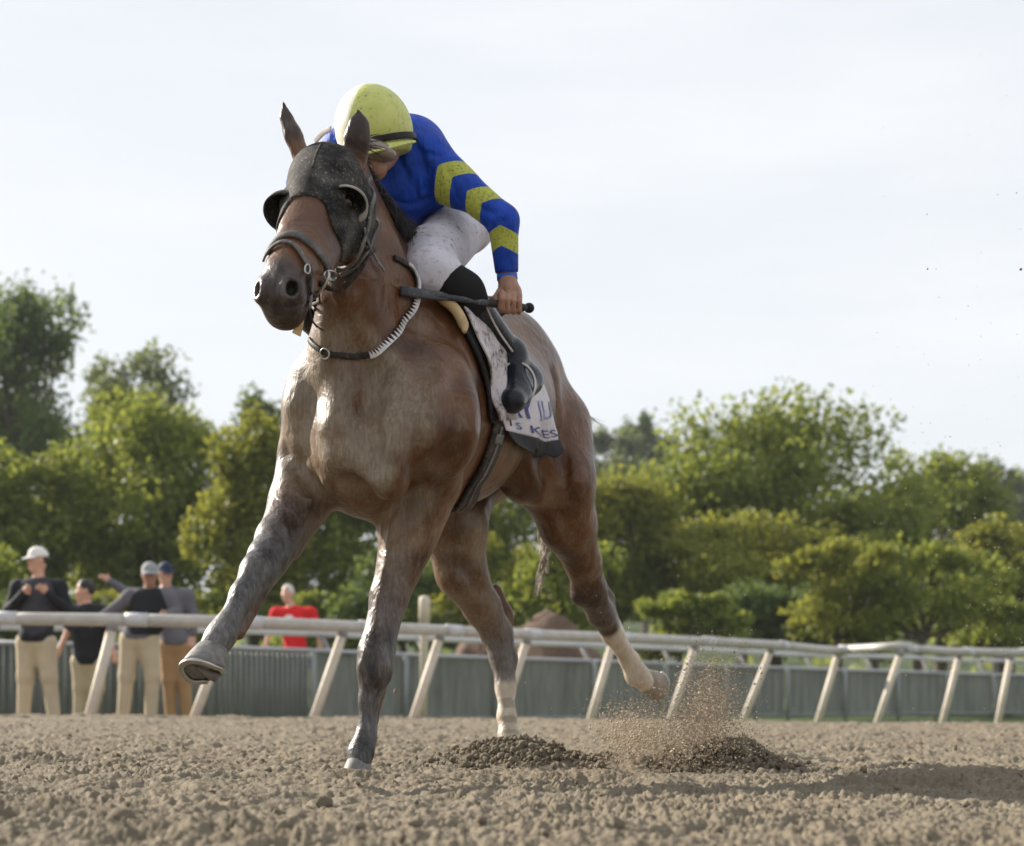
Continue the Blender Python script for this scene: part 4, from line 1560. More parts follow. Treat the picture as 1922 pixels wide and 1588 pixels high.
def patch(px_rows, nu, nv, off, prims=None, rip=None):
    """A sheet over the surface: rows of photo pixels, splined both ways."""
    rows = [spline(np.array([(a, b, 0) for a, b in r], float), nu) for r in px_rows]
    G = np.array(rows)
    G = np.stack([spline(G[:, j], nv) for j in range(nu)], 1)          # nv x nu
    P = trace(prims or H, G[..., 0].ravel(), G[..., 1].ravel(), 0.0)
    N = grad(prims or H, P, .03)
    o = np.broadcast_to(np.asarray(off(np.linspace(0, 1, nu)[None, :], np.linspace(0, 1, nv)[:, None]) if callable(off) else off, float), (nv, nu)).ravel()
    P = P + N * o[:, None]
    return P.reshape(nv, nu, 3), N.reshape(nv, nu, 3)


def sheet(name, P, N, thick, mat, parent):
    nv, nu = P.shape[:2]
    V = np.concatenate([P.reshape(-1, 3), (P - N * thick).reshape(-1, 3)])
    m = nv * nu
    F = []
    for i in range(nv - 1):
        for j in range(nu - 1):
            q = [i * nu + j, i * nu + j + 1, (i + 1) * nu + j + 1, (i + 1) * nu + j]
            F.append(q[::-1])
            F.append([x + m for x in q])
    edge = [j for j in range(nu)] + [i * nu + nu - 1 for i in range(1, nv)] + [(nv - 1) * nu + j for j in range(nu - 2, -1, -1)] + [i * nu for i in range(nv - 2, 0, -1)]
    for a, b in zip(edge, edge[1:] + edge[:1]):
        F.append([a, b, b + m, a + m])
    return keep(mesh_obj(name, V, F, mat), parent)


scl = empty('saddle_cloth', tuple(at(985, 770, 5.4)), 0, 'white saddle cloth with blue lettering and a black hem on the horse flank', 'saddle cloth')
CR_ = [[(870, 575), (885, 578), (902, 585)], [(892, 650), (922, 650), (955, 655)], [(915, 720), (960, 720), (1008, 720)], [(928, 770), (975, 777), (1028, 782)], [(940, 806), (985, 817), (1040, 828)]]
coff = lambda u, v: .016 + .012 * v * u + .006 * np.sin(u * 9 + v * 2) * v
CP, CN = patch(CR_, 30, 44, coff)
sheet('cloth', CP, CN, .004, M_CLOTH, scl)
HP, HN_ = patch([[(940, 806), (985, 817), (1040, 828)], [(944, 818), (990, 834), (1043, 840)], [(948, 826), (999, 851), (1045, 846)]], 30, 8, lambda u, v: .018 + .014 * u + .006 * np.sin(u * 9 + 2) + .02 * v)
sheet('hem', HP, HN_, .004, M_HEM, scl)


def letters(txt, u0, u1, v0, v1, mat, name='lettering', off=.0035, stroke=0.0):
    """Text laid on the saddle cloth between the given parts of its width and drop."""
    cu = bpy.data.curves.new('t', 'FONT')
    cu.body = txt
    cu.size = 1
    cu.offset = stroke
    cu.resolution_u = 3
    o = bpy.data.objects.new('t', cu)
    COL.objects.link(o)
    dg = bpy.context.evaluated_depsgraph_get()
    me = o.evaluated_get(dg).to_mesh()
    bm_ = bmesh.new()
    bm_.from_mesh(me)
    bmesh.ops.triangulate(bm_, faces=bm_.faces)
    bmesh.ops.subdivide_edges(bm_, edges=bm_.edges, cuts=1)
    bmesh.ops.triangulate(bm_, faces=bm_.faces)
    P = np.array([v.co[:] for v in bm_.verts])
    F = [[v.index for v in f.verts] for f in bm_.faces]
    bm_.verts.index_update()
    F = [[v.index for v in f.verts] for f in bm_.faces]
    bm_.free()
    o.evaluated_get(dg).to_mesh_clear()
    bpy.data.objects.remove(o)
    bpy.data.curves.remove(cu)
    lo, hi = P.min(0), P.max(0)
    a = u0 + (u1 - u0) * (P[:, 0] - lo[0]) / (hi[0] - lo[0])
    b = v1 + (v0 - v1) * (P[:, 1] - lo[1]) / (hi[1] - lo[1])
    nv, nu = CP.shape[:2]
    x, y = np.clip(a, 0, .9999) * (nu - 1), np.clip(b, 0, .9999) * (nv - 1)
    i, j = x.astype(int), y.astype(int)
    fx, fy = (x - i)[:, None], (y - j)[:, None]
    bl = lambda G: (G[j, i] * (1 - fx) + G[j, i + 1] * fx) * (1 - fy) + (G[j + 1, i] * (1 - fx) + G[j + 1, i + 1] * fx) * fy
    W = bl(CP) + bl(CN) * off
    return keep(mesh_obj(name, W, F, mat, None, False), scl)


letters('RY', .26, .64, .62, .79, M_BLUEINK, stroke=.02)
letters('JU', .70, .98, .63, .79, M_PALEINK, stroke=-.012)
letters('S', .28, .38, .855, .94, M_BLUEINK)
letters('KES', .52, .98, .86, .95, M_BLUEINK)

towel = empty('saddle_towel', tuple(at(915, 700, 5.2)), 0, 'white mud-stained towel hanging from under the saddle beside the boot', 'towel')
TR = [[(838, 562), (852, 560), (868, 566)], [(866, 608), (890, 600), (912, 622)], [(890, 660), (918, 655), (945, 662)], [(908, 712), (930, 712), (954, 708)], [(914, 755), (932, 757), (952, 754)], [(915, 786), (935, 788), (950, 784)]]
TP, TN = patch(TR, 26, 40, lambda u, v: .034 + .010 * np.sin(u * 8 + v * 7) * (0.3 + v) + .006 * np.sin(v * 15 + u * 4))
sheet('cloth', TP, TN, .006, M_TOWEL, towel)

saddle = empty('racing_saddle', tuple(bp(5.35, 0, 1.55)), 0, 'small racing saddle with a tan roll under the crouching jockey', 'saddle')
g_ = spline(np.vstack([trace(H, [812, 832, 850, 862, 870, 872], [552, 562, 576, 592, 610, 624], .030)]), 24)
keep(mesh_obj('pad_roll', *tube(g_, np.concatenate([np.linspace(.008, .017, 6), np.full(12, .017), np.linspace(.017, .006, 6)]), 10), M_TAN), saddle)
UP_, UN_ = patch([[(812, 551), (826, 556), (850, 560)], [(848, 596), (860, 602), (885, 610)], [(878, 648), (890, 650), (915, 650)], [(902, 708), (912, 709), (935, 710)], [(911, 760), (920, 762), (945, 762)], [(914, 792), (924, 795), (952, 798)]], 12, 30, .018)
sheet('under_pad', UP_, UN_, .010, M_HEM, saddle)
keep(solid('seat', [Ell(bp(5.45, 0, 1.555), (.22, .13, .035), tilt(BM, LFT, 6), .02), Ell(bp(5.62, 0, 1.60), (.06, .13, .04), BM, .04), Ell(bp(5.28, 0, 1.60), (.06, .07, .05), BM, .04)], .014, M_BLACK), saddle)

girth = empty('girth', tuple(at(880, 890, 5.1)), 0, 'wide black elastic girth strap running under the horse belly', 'girth')
gl = [(936, 780), (931, 815), (918, 850), (902, 885)]
BAR = H[:9] + [H[9]] if False else H[:8]
gl = [(936, 780), (930, 815), (920, 848), (903, 885), (880, 922), (852, 956)]
gp = trace(BAR, [p[0] for p in gl], [p[1] for p in gl])
gp = np.vstack([gp, bp(5.22, .03, .82), bp(5.25, -.13, .86), bp(5.30, -.24, 1.0)])
gp = snap(BAR, gp, .010, 6)
gp = snap(BAR, spline(gp, 60), .010, 3)
gn = grad(BAR, gp, .03)
keep(mesh_obj('strap', *strap(gp, gn, .086, .010), M_BLACK), girth)
keep(mesh_obj('stitched_band', *strap(gp[4:40] + gn[4:40] * .006, gn[4:40], .012, .005), M_STRAP), girth)
bq = gp[8] + gn[8] * .010
keep(mesh_obj('keeper', *strap(gp[7:12] + gn[7:12] * .007, gn[7:12], .05, .006), M_STRAP), girth)

# ------------------------------------------------------------------ the jockey
M_SKIN = NT('skin')
M_SKIN.P(Base_Color=M_SKIN.mix(M_SKIN.ramp(M_SKIN.noise(45, 4), .3, .7), (.25, .125, .080), (.37, .20, .13)), Roughness=.5)
M_SKIN.P(Subsurface_Weight=.12, Subsurface_Radius=(.01, .004, .002), Normal=M_SKIN.bump(M_SKIN.noise(220, 3), .25, .002))
M_SKIN = M_SKIN.m
t = NT('silks')
band = t.attr('bandq')
stripes = 0.0
for b0_, b1_ in ((.105, .165), (.225, .285), (.372, .432)):
    w_in = t.math('MULTIPLY', t.math('GREATER_THAN', band, b0_), t.math('LESS_THAN', band, b1_))
    stripes = w_in if stripes == 0.0 else t.math('ADD', stripes, w_in)
bl_ = t.mix(t.ramp(t.noise(20, 4), .3, .7), (.004, .034, .27), (.008, .064, .46))
ye_ = t.mix(t.ramp(t.noise(120, 3, .6), .52, .66), (.42, .45, .075), (.22, .22, .06))
t.P(Base_Color=t.mix(stripes, bl_, ye_), Roughness=.6, Specular_IOR_Level=.25)
ps = t.n('Mapping', Vector=t.pos(), Rotation=(.3, .5, .6), Scale=(1.0, .6, .35)).outputs['Vector']
t.P(Normal=t.bump(t.noise(26, 3, .5, ps, 1.1), .55, .022, t.bump(t.noise(400, 2), .15, .001)))
M_SILK = t.m
M_PANTS = cloth('white_breeches', (.62, .60, .68), .08, .8, (.13, .10, .08), .75, 60, wrinkle=.6)
M_BOOT = cloth('dark_boot', (.006, .009, .018), .3, .24, (.20, .18, .15), .22, 55, wrinkle=.35)
M_KNEE = cloth('black_boot_top', (.010, .010, .011), .3, .8)
t = NT('cap_silk')
sp_ = t.math('MULTIPLY', t.ramp(t.noise(75, 3, .65), .56, .66), t.ramp(t.noise(14, 3), .40, .62, .1, 1.0))
cc_ = t.mix(t.ramp(t.noise(25, 4), .3, .7), (.47, .50, .115), (.56, .59, .18))
cc_ = t.mix(t.math('GREATER_THAN', t.attr('panel'), .0001), cc_, (.74, .74, .60))
t.P(Base_Color=t.mix(t.math('MULTIPLY', sp_, .75), cc_, (.12, .11, .05)), Roughness=.45, Normal=t.bump(t.noise(30, 3), .15, .006))
M_CAP = t.m

jock = empty('person', tuple(at(790, 430, 5.3)), 0, 'jockey in blue silks with yellow sleeve bands and yellow cap crouching on the bay racehorse', 'person')
SHL, ELL_, WRL = at(797, 292, 4.98), at(944, 414, 4.92), at(952, 522, 4.95)
SHR, ELR, WRR = at(650, 280, 5.10), at(570, 344, 5.08), at(668, 452, 5.02)
HIPC = at(826, 412, 5.32)
hd = at(706, 262, 4.84)
HT = nrm(at(690, 330, 4.70) - hd)                           # the way the face looks
J_ARM = [Cone(SHL, ELL_, .052, .040, .03), Cone(ELL_, WRL, .040, .027, .02), Cone(SHR, ELR, .056, .044, .03), Cone(ELR, WRR, .043, .027, .02)]
J_TORSO = [Ell(at(742, 300, 5.06), (.155, .135, .12), None, .06), Cone(at(752, 318, 5.08), at(812, 385, 5.28), .130, .115, .06),
           Cone(SHL, SHR, .062, .062, .05), Cone(at(720, 275, 5.02), hd, .058, .055, .04)]
KNL, ANL = at(818, 520, 4.845), at(958, 664, 5.13)
off_r = -LFT * .50 + FWD * .02
KNR, ANR = KNL + off_r, ANL + off_r * 1.05
J_LEG = [Cone(HIPC + LFT * .08, at(806, 505, 4.86), .100, .066, .05), Cone(HIPC - LFT * .10, KNR, .108, .066, .05), Ell(HIPC + np.array((.03, .04, .0)), (.135, .12, .105), None, .06)]
J_SHIN = [Cone(KNL + np.array((.01, .0, .0)), at(868, 550, 4.875), .058, .056, .04), Cone(at(868, 550, 4.875), ANL, .047, .033, .03), Cone(KNR, ANR, .055, .035, .03)]
TOE = at(962, 752, 5.02)
HEEL = at(990, 714, 5.22)
J_FOOT = [Cone(ANL, HEEL, .036, .037, .03), Cone(HEEL, TOE, .037, .033, .03), Cone(ANL, at(968, 735, 5.08), .036, .032, .03),
          Cone(ANR, HEEL + off_r, .036, .034, .03), Cone(HEEL + off_r, TOE + off_r, .036, .03, .03)]
J_HEAD = [Ell(hd, (.074, .092, .098), None, .03), Cone(hd + HT * .03, hd + HT * .118 + np.array((.01, .01, -.02)), .066, .038, .04),
          Cone(hd + HT * .07 + np.array((-.015, -.055, .0)), hd + HT * .098 + np.array((-.016, -.070, -.01)), .012, .017, .012)]
# fingers of the whip hand: closed round the handle, thumb from the side of the palm
WDIR = nrm(at(993, 578, 4.96) - at(752, 545, 4.68))
GRIP = at(958, 572, 4.922)
J_HAND = [Cone(WRL, at(955, 545, 4.935), .024, .030, .02), Ell(at(957, 551, 4.945), (.038, .024, .036), None, .015)]
for i in range(4):
    c = GRIP + WDIR * (-.033 + .0222 * i)
    ln = (1.0, 1.06, 1.02, .90)[i]
    k1 = c + np.array((0, -.012, .030))
    k2 = c + np.array((0, -.030 * ln, .006))
    k3 = c + np.array((0, -.021 * ln, -.020 * ln))
    k4 = c + np.array((0, .006, -.022 * ln))
    J_HAND += [Cone(k1, k2, .0108, .0096, .003), Cone(k2, k3, .0096, .0090, .003), Cone(k3, k4, .0090, .008, .003)]
J_HAND += [Cone(at(939, 548, 4.93), at(929, 561, 4.90), .013, .011, .008), Cone(at(929, 561, 4.90), at(936, 573, 4.885), .0105, .009, .006)]
for i in range(4):                                             # the other hand, closed on the reins
    c = WRR + np.array((.03, -.02, -.05)) + np.array((.012, .016, 0)) * (i - 1.5)
    J_HAND += [Cone(WRR + np.array((.01, 0, -.02)) + np.array((.012, .016, 0)) * (i - 1.5), c + np.array((.02, -.02, 0)), .012, .0105, .006),
               Cone(c + np.array((.02, -.02, 0)), c + np.array((.02, .0, -.022)), .0105, .009, .005)]
J_HAND += [Cone(WRR, WRR + np.array((.012, -.012, -.03)), .026, .028, .02), Cone(WRR + np.array((.0, -.02, -.02)), WRR + np.array((.035, -.035, -.045)), .013, .010, .008)]
SILK = J_TORSO[:3] + J_ARM + [Cone(at(800, 300, 4.99), at(850, 350, 4.96), 0.056, .050, .05), Cone(at(756, 348, 5.02), at(796, 350, 5.14), .105, .10, .06),
                                              Ell(at(782, 268, 5.05), (.06, .07, .055), None, .06)]
SG = []
for px_, r_g in (([(748, 292), (764, 330), (770, 372)], .010), ([(778, 262), (796, 312), (800, 352)], .012), ([(792, 300), (778, 345), (786, 380)], .009), ([(812, 318), (806, 350), (812, 372)], .008),
                 ([(735, 372), (772, 384), (812, 368)], .009), ([(838, 318), (852, 352)], .006), ([(905, 392), (930, 402)], .007), ([(918, 420), (946, 414)], .006), ([(760, 268), (790, 288), (820, 292)], .009)):
    SG += groove(px_, r_g, .022, .0, SILK)
PANT = J_LEG + J_SHIN[:1] + [Cone(at(798, 470, 4.98), at(802, 526, 4.86), .060, .052, .04)]
PG = []
for px_, r_g in (([(792, 520), (805, 498), (812, 480)], .005), ([(804, 528), (818, 506), (826, 488)], .005), ([(816, 530), (830, 510), (838, 496)], .005), ([(784, 508), (794, 488)], .004), ([(838, 505), (846, 470), (850, 455)], .006), ([(770, 420), (800, 436), (836, 432)], .008)):
    PG += groove(px_, r_g, .014, .0, PANT)
JB = (np.array((-.85, 4.6, .85)), np.array((.25, 5.85, 2.15)))
jb = solid('body', J_TORSO + J_ARM + J_LEG + J_SHIN + J_FOOT + J_HEAD + SG + PG + J_HAND, .0046, M_SKIN, None, 1, box=JB)
keep(jb, jock)
hipdir = nrm(HIPC - at(745, 300, 5.06))
hem_c = at(790, 372, 5.40)
silk = solid('silks', SILK + SG, .0055, M_SILK, None, 2, off=.008, box=JB,
             clip=lambda P: np.maximum.reduce([(P - at(800, 388, 5.24)) @ hipdir, np.where(np.linalg.norm(P - WRL, axis=1) < .2, (P - at(951, 513, 4.95)) @ nrm(WRL - ELL_), -1),
                                               np.where(np.linalg.norm(P - WRR, axis=1) < .12, (P - WRR) @ nrm(WRR - ELR) + .02, -1), .075 - np.linalg.norm(P - hd, axis=1)]))
sv = np.empty(len(silk.data.vertices) * 3, np.float32)
silk.data.vertices.foreach_get('co', sv)
sv = sv.reshape(-1, 3).astype(float)
band = np.zeros(len(sv))
for S_, E_, W_ in ((SHL, ELL_, WRL), (SHR, ELR, WRR)):
    L1, L2 = np.linalg.norm(E_ - S_), np.linalg.norm(W_ - E_)
    d, s_ = chain_val(sv, [S_, E_, W_], [0, L1, L1 + L2])
    t1, t2 = nrm(E_ - S_), nrm(W_ - E_)
    f2 = sstep(s_, L1 - .08, L1 + .08)[:, None]
    tg = t1 * (1 - f2) + t2 * f2
    _, cx_ = chain_val(sv, [S_, E_, W_], [S_[0], E_[0], W_[0]])
    _, cz_ = chain_val(sv, [S_, E_, W_], [S_[2], E_[2], W_[2]])
    lat = (sv[:, 0] - cx_) * -tg[:, 2] + (sv[:, 2] - cz_) * tg[:, 0]
    q = s_ + .020 - .55 * np.abs(lat + .012)
    m = d < .085
    band[m] = q[m]
attr(silk, 'bandq', band)
keep(silk, jock)
keep(solid('breeches', PANT + PG, .005, M_PANTS, None, 2, off=.010, box=JB,
           clip=lambda P: np.where(P[:, 2] < KNL[2] + .09, (P - at(838, 532, 4.85)) @ nrm(np.array((.9, .15, -.75))) - .004, -1)), jock)
bt_ = solid('boot', J_SHIN[:2] + J_FOOT[:3], .005, M_BOOT, None, 2, off=.009, clip=lambda P: -((P - at(893, 574, 4.93)) @ nrm(ANL - KNL)))
keep(bt_, jock)
keep(solid('boot_top', J_SHIN[:2], .005, M_KNEE, None, 2, off=.011, clip=lambda P: np.maximum(((P - at(893, 574, 4.93)) @ nrm(ANL - KNL)), -(P - at(832, 528, 4.85)) @ nrm(np.array((.9, .15, -.75))))), jock)
keep(solid('boot', J_SHIN[2:] + J_FOOT[3:], .007, M_BOOT, None, 2, off=.009), jock)
keep(mesh_obj('boot_piping', *tube(spline(trace(J_SHIN[:2] + J_FOOT[:3], [914, 924, 936, 950, 962], [577, 600, 622, 643, 660], .010, 4.5, 6.0), 16), .0035, 6), M_TOOTH), jock)
keep(mesh_obj('cuff', *tube([WRL + nrm(ELL_ - WRL) * .028, WRL + nrm(ELL_ - WRL) * .016], .0345, 18), M_STRAP), jock)
keep(mesh_obj('wristband', *tube([WRL + nrm(ELL_ - WRL) * .013, WRL + nrm(ELL_ - WRL) * -.006], .0325, 18), plain('blue_band', (.02, .10, .55), .5)), jock)

# cap over the helmet
CU = nrm(np.array((-.26, -.20, 1.0)))
CF = nrm(np.array((-.20, -1, -.10)) - CU * (np.array((-.20, -1, -.10)) @ CU))
CS = np.cross(CU, CF)
CM = np.stack([CF, CS, CU])
CC = at(704, 252, 4.84)
helm = solid('helmet', [Ell(CC + CU * .012, (.132, .117, .134), CM, .01)], .007, M_CAP, None, 1, clip=lambda P: -((P - CC) @ CU) - .070)
keep(helm, jock)
hv = np.empty(len(helm.data.vertices) * 3, np.float32)
helm.data.vertices.foreach_get('co', hv)
hv = hv.reshape(-1, 3) - CC
attr(helm, 'panel', -(hv @ CS) - .52 * (.130 - hv @ CU) + .006)
V, F = [], []
n_ = 40
for lay, dz in ((0, 0), (1, -.006)):
    for k, (ra, dd) in enumerate(((.108, -.044), (.124, -.050))):
        for i in range(n_ + 1):
            a = -1.45 + 2.9 * i / n_
            ext = 1 + .22 * math.cos(a * 1.08) ** 2 * k
            V.append(CC + CF * ra * 1.12 * ext * math.cos(a) + CS * ra * .98 * math.sin(a) + CU * (dd + dz - .020 * k * math.cos(a)))
m_ = n_ + 1
for i in range(n_):
    F += [[i, i + 1, m_ + i + 1, m_ + i], [2 * m_ + i, 3 * m_ + i, 3 * m_ + i + 1, 2 * m_ + i + 1], [m_ + i, m_ + i + 1, 3 * m_ + i + 1, 3 * m_ + i]]
keep(mesh_obj('cap_peak', V, F, M_CAP), jock)
bp_ = [CC + CU * -.036 + CF * .1325 * math.cos(a) + CS * .1185 * math.sin(a) for a in np.linspace(-2.2, 2.2, 60)]
bn_ = [CF * math.cos(a) + CS * math.sin(a) for a in np.linspace(-2.2, 2.2, 60)]
keep(mesh_obj('goggle_strap', *strap(bp_, bn_, .019, .005), M_BLACK), jock)
t = NT('goggle_lens')
t.P(Base_Color=(.22, .18, .145), Roughness=.15, Specular_IOR_Level=.7)
gl_ = solid('goggles', [Ell(hd + HT * .084 + np.array((.006, -.046, -.004)), (.072, .045, .030), tilt(np.eye(3), (0, 1, 0), 14), .02)], .004, t.m)
keep(gl_, jock)
keep(mesh_obj('goggle_clip', *strap(spline(np.array([at(590, 266, 5.00), at(606, 250, 4.99), at(622, 241, 4.98)]), 10), np.tile((-.3, -.8, .5), (10, 1)), .022, .006), M_RIMFUR), jock)

st_i = empty('stirrup', tuple(at(968, 725, 5.35)), 0, 'steel stirrup under the dark boot of the jockey', 'stirrup')
SQ = at(970, 736, 5.08)
keep(mesh_obj('stirrup_iron', *tube([SQ + np.array((.058 * math.cos(a), .02 * math.cos(a), .066 * math.sin(a) + .028)) for a in np.linspace(-.9, math.pi + .9, 30)], .005, 8), M_STEEL), st_i)
keep(mesh_obj('stirrup_leather', *strap(spline(np.array([SQ + np.array((0, 0, .094)), at(962, 672, 5.10), at(925, 610, 5.0)]), 14), np.tile((.9, -.35, .1), (14, 1)), .014, .004), M_BLACK), st_i)

whip = empty('riding_whip', tuple(GRIP), 0, 'dark riding whip with a flat flap held level in the jockey hand', 'whip')
W0, W1 = at(752, 546, 4.68), at(993, 578, 4.962)
wl_ = np.linalg.norm(W1 - W0)
M_WHIP = cloth('whip_wrap', (.045, .050, .062), .3, .5, (.26, .25, .25), .6, 80)
keep(mesh_obj('shaft', *tube([W0 + WDIR * wl_ * q for q in (.25, .6, .97)], (.0090, .0095, .0095), 10), M_WHIP), whip)
keep(mesh_obj('flap', *strap([W0 + WDIR * wl_ * q for q in (0, .1, .2, .30, .345)], np.tile(np.cross(WDIR, UP), (5, 1)), (.027, .028, .027, .025, .019), .013), M_WHIP), whip)
keep(mesh_obj('grip', *tube([W0 + WDIR * wl_ * q for q in (.66, .72, .95)], (.0105, .0125, .0125), 12), M_BLACK), whip)
V, F = [], []
kn = solid('knob', [Ell(W1, (.017, .0165, .0165), None, .01)], .003, M_BLACK)
keep(kn, whip)
# ------------------------------------------------------------------ the men by the rail
M_KHAKI = cloth('khaki_cotton', (.49, .41, .29), .12, .85, scale=14, wrinkle=.4)
M_TANP = cloth('brown_cotton', (.40, .245, .125), .12, .85, scale=14, wrinkle=.4)
M_SHIRTB = cloth('black_knit', (.018, .019, .023), .3, .8, scale=14, wrinkle=.5)
M_SHIRTG = cloth('grey_knit', (.135, .13, .15), .2, .85, scale=14, wrinkle=.5)
M_VEST = cloth('dark_grey_vest', (.045, .046, .058), .25, .8, scale=14, wrinkle=.4)
M_RED = cloth('red_cotton', (.62, .018, .022), .12, .8, scale=14, wrinkle=.4)
M_CAPW = plain('white_cap', (.74, .72, .68), .7, var=.06)
M_CAPG = plain('grey_cap', (.27, .28, .29), .8)
M_CAPN = plain('navy_cap', (.016, .026, .060), .8)
M_HAIRD = plain('dark_hair', (.016, .012, .010), .55, var=.4)
M_HAIRW = plain('white_hair', (.62, .60, .57), .7)
M_SKINL = NT('light_skin')
M_SKINL.P(Base_Color=M_SKINL.mix(M_SKINL.noise(18, 3), (.50, .27, .185), (.60, .35, .25)), Roughness=.5)
M_SKINL = M_SKINL.m
M_SKINB = NT('brown_skin')
M_SKINB.P(Base_Color=M_SKINB.mix(M_SKINB.noise(18, 3), (.26, .125, .075), (.34, .17, .105)), Roughness=.5)
M_SKINB = M_SKINB.m
M_SHOE = plain('pale_shoe', (.45, .40, .34), .6)


def man(label, Y, head, sh, el, wr, pel, kn, an, look, mats, sleeves=1.0, hat=None, hair=None, extra=None, lean=0.0, dY=None):
    """A standing man: joints as photo pixels (left of the picture first) at distance Y."""
    J = lambda p, dy=0.0: at(p[0], p[1], Y + dy)
    dY = dY or {}
    hc = J(head)
    lk = nrm(np.array((*look, -.08)))
    sd = nrm(np.cross(lk, UP))
    S_ = [J(sh[0]), J(sh[1])]
    E_ = [J(el[0], dY.get('e0', 0)), J(el[1], dY.get('e1', 0))]
    W_ = [J(wr[0], dY.get('w0', -.05)), J(wr[1], dY.get('w1', -.05))]
    pc = J(pel)
    K_ = [J(kn[0]), J(kn[1])]
    A_ = [J(an[0]), J(an[1])]
    for A in A_:
        A[2] = -.22
    chest = (S_[0] + S_[1]) / 2 - (0, 0, .13)
    face = [Ell(hc, (.074, .092, .112), np.stack([sd, lk, UP]), .03), Cone(hc + lk * .035 - UP * .03, hc + lk * .055 - UP * .095, .062, .042, .03),
            Cone(hc + lk * .085 + UP * .005, hc + lk * .108 - UP * .030, .010, .017, .012), Ell(hc + lk * .092 - UP * .066, (.026, .012, .010), np.stack([sd, lk, UP]), .012),
            Ell(hc + sd * .076 - UP * .01, (.012, .022, .032), np.stack([sd, lk, UP]), .01), Ell(hc - sd * .076 - UP * .01, (.012, .022, .032), np.stack([sd, lk, UP]), .01),
            Ell(hc + lk * .088 + sd * .033 + UP * .012, (.017, .012, .010), np.stack([sd, lk, UP]), .008, True), Ell(hc + lk * .088 - sd * .033 + UP * .012, (.017, .012, .010), np.stack([sd, lk, UP]), .008, True)]
    neck = [Cone(hc - UP * .08, (S_[0] + S_[1]) / 2 + UP * .01, .054, .062, .03)]
    torso = [Cone(S_[0], S_[1], .064, .064, .06), Ell(chest, (.185, .125, .20), None, .07), Cone(chest - UP * .08, pc + UP * .04, .140, .145, .08), Ell(pc, (.165, .125, .13), None, .06)]
    arms = []
    for i in (0, 1):
        arms += [Cone(S_[i], E_[i], .056, .044, .04), Cone(E_[i], W_[i], .043, .029, .02)]
        h = nrm(W_[i] - E_[i])
        o2 = nrm(np.cross(h, (.3, -1, .2)))
        arms += [Ell(W_[i] + h * .055, (.040, .022, .050), np.stack([o2, np.cross(h, o2), h]), .02)]
        for f in range(4):
            b0 = W_[i] + h * .085 + o2 * (-.028 + .019 * f)
            b1 = b0 + h * (.045, .052, .048, .036)[f] + np.array((0, -.018, -.006))
            arms += [Cone(b0, b1, .0105, .009, .006), Cone(b1, b1 + h * .012 + np.array((0, .014, -.022)), .009, .008, .005)]
        arms += [Cone(W_[i] + h * .03 + o2 * .03, W_[i] + h * .075 + o2 * .055 + np.array((0, -.012, 0)), .012, .010, .008)]
    legs = []
    for i in (0, 1):
        hip = pc + np.array(((-.085, .085)[i], 0, -.03))
        legs += [Cone(hip, K_[i], .102, .066, .05), Cone(K_[i], A_[i], .062, .040, .04)]
    feet = [Cone(A_[i] - (0, 0, .03), A_[i] + np.array((look[0] * .10, -.14, -.045)), .042, .036, .02) for i in (0, 1)]
    root = empty('person', (pc[0], Y, -.3), 0, label, 'person')
    lo, hi = bounds(torso + legs + face, .3)
    lo2, hi2 = bounds(arms + feet, .1)
    bx = (np.minimum(lo, lo2), np.maximum(hi, hi2))
    keep(solid('body', face + neck + torso + arms + legs + feet, .013, mats['skin'], None, 1, box=bx), root)
    sl = [a for a in arms if isinstance(a, Cone) and a.ra > .025]
    if sleeves < 1:
        sl = [Cone(S_[i], S_[i] + (E_[i] - S_[i]) * sleeves, .060, .060, .04) for i in (0, 1)]
    waist = pc[2] - (.02 if sleeves == 1 else .06)
    waist = mats.get('hem', waist)
    keep(solid('shirt', torso + sl + [Cone((S_[0] + S_[1]) / 2 - UP * .02, (S_[0] + S_[1]) / 2 + UP * .035, .07, .062, .03)], .013, mats['shirt'], None, 1, off=.016, box=bx, clip=lambda P: waist - P[:, 2]), root)
    keep(solid('trousers', [torso[-1]] + legs, .013, mats['pants'], None, 1, off=.018, box=bx, clip=lambda P: P[:, 2] - (pc[2] + .05)), root)
    for f in feet:
        keep(solid('shoe', [f], .012, M_SHOE, None, 1, off=.006), root)
    if 'vest' in mats:
        keep(solid('vest', torso, .013, mats['vest'], None, 1, off=.026, box=bx, clip=lambda P: np.maximum(pc[2] + .02 - P[:, 2], np.hypot((P[:, 0] - chest[0]) / 1.0, (P[:, 2] - chest[2] + .05) * .62) - .20)), root)
    if hat:
        b = .008
        keep(solid('cap', [Ell(hc + UP * .035, (.088, .106, .098), np.stack([sd, lk, UP]), .02)], .010, hat, None, 1, clip=lambda P: -(P - hc) @ nrm(UP + lk * .12) + .022), root)
        V, F, n = [], [], 16
        for lay in (0, -.007):
            for rr in (.098, .178):
                for i in range(n + 1):
                    a = -1.05 + 2.1 * i / n
                    V.append(hc + UP * (.040 + lay - (.028 if rr > .1 else 0)) + lk * (rr * math.cos(a) * (1 if rr < .1 else .98)) + sd * (.088 * math.sin(a) / math.sin(1.05) * (1 if rr < .1 else .95)))
        m = n + 1
        for i in range(n):
            F += [[i, i + 1, m + i + 1, m + i], [2 * m + i, 3 * m + i, 3 * m + i + 1, 2 * m + i + 1], [m + i, m + i + 1, 3 * m + i + 1, 3 * m + i]]
        keep(mesh_obj('cap_peak', V, F, extra or hat), root)
    if hair is not None:
        keep(solid('hair', [Ell(hc + UP * .022 - lk * .012, (.082, .098, .105), np.stack([sd, lk, UP]), .02)], .010, hair, None, 1,
                   clip=lambda P: np.maximum(((P - hc) @ lk - .040) - ((P - hc) @ UP) * .35 * 1.0, -(P - hc) @ UP - .045 if hat is None else (P - hc) @ UP - .02)), root)
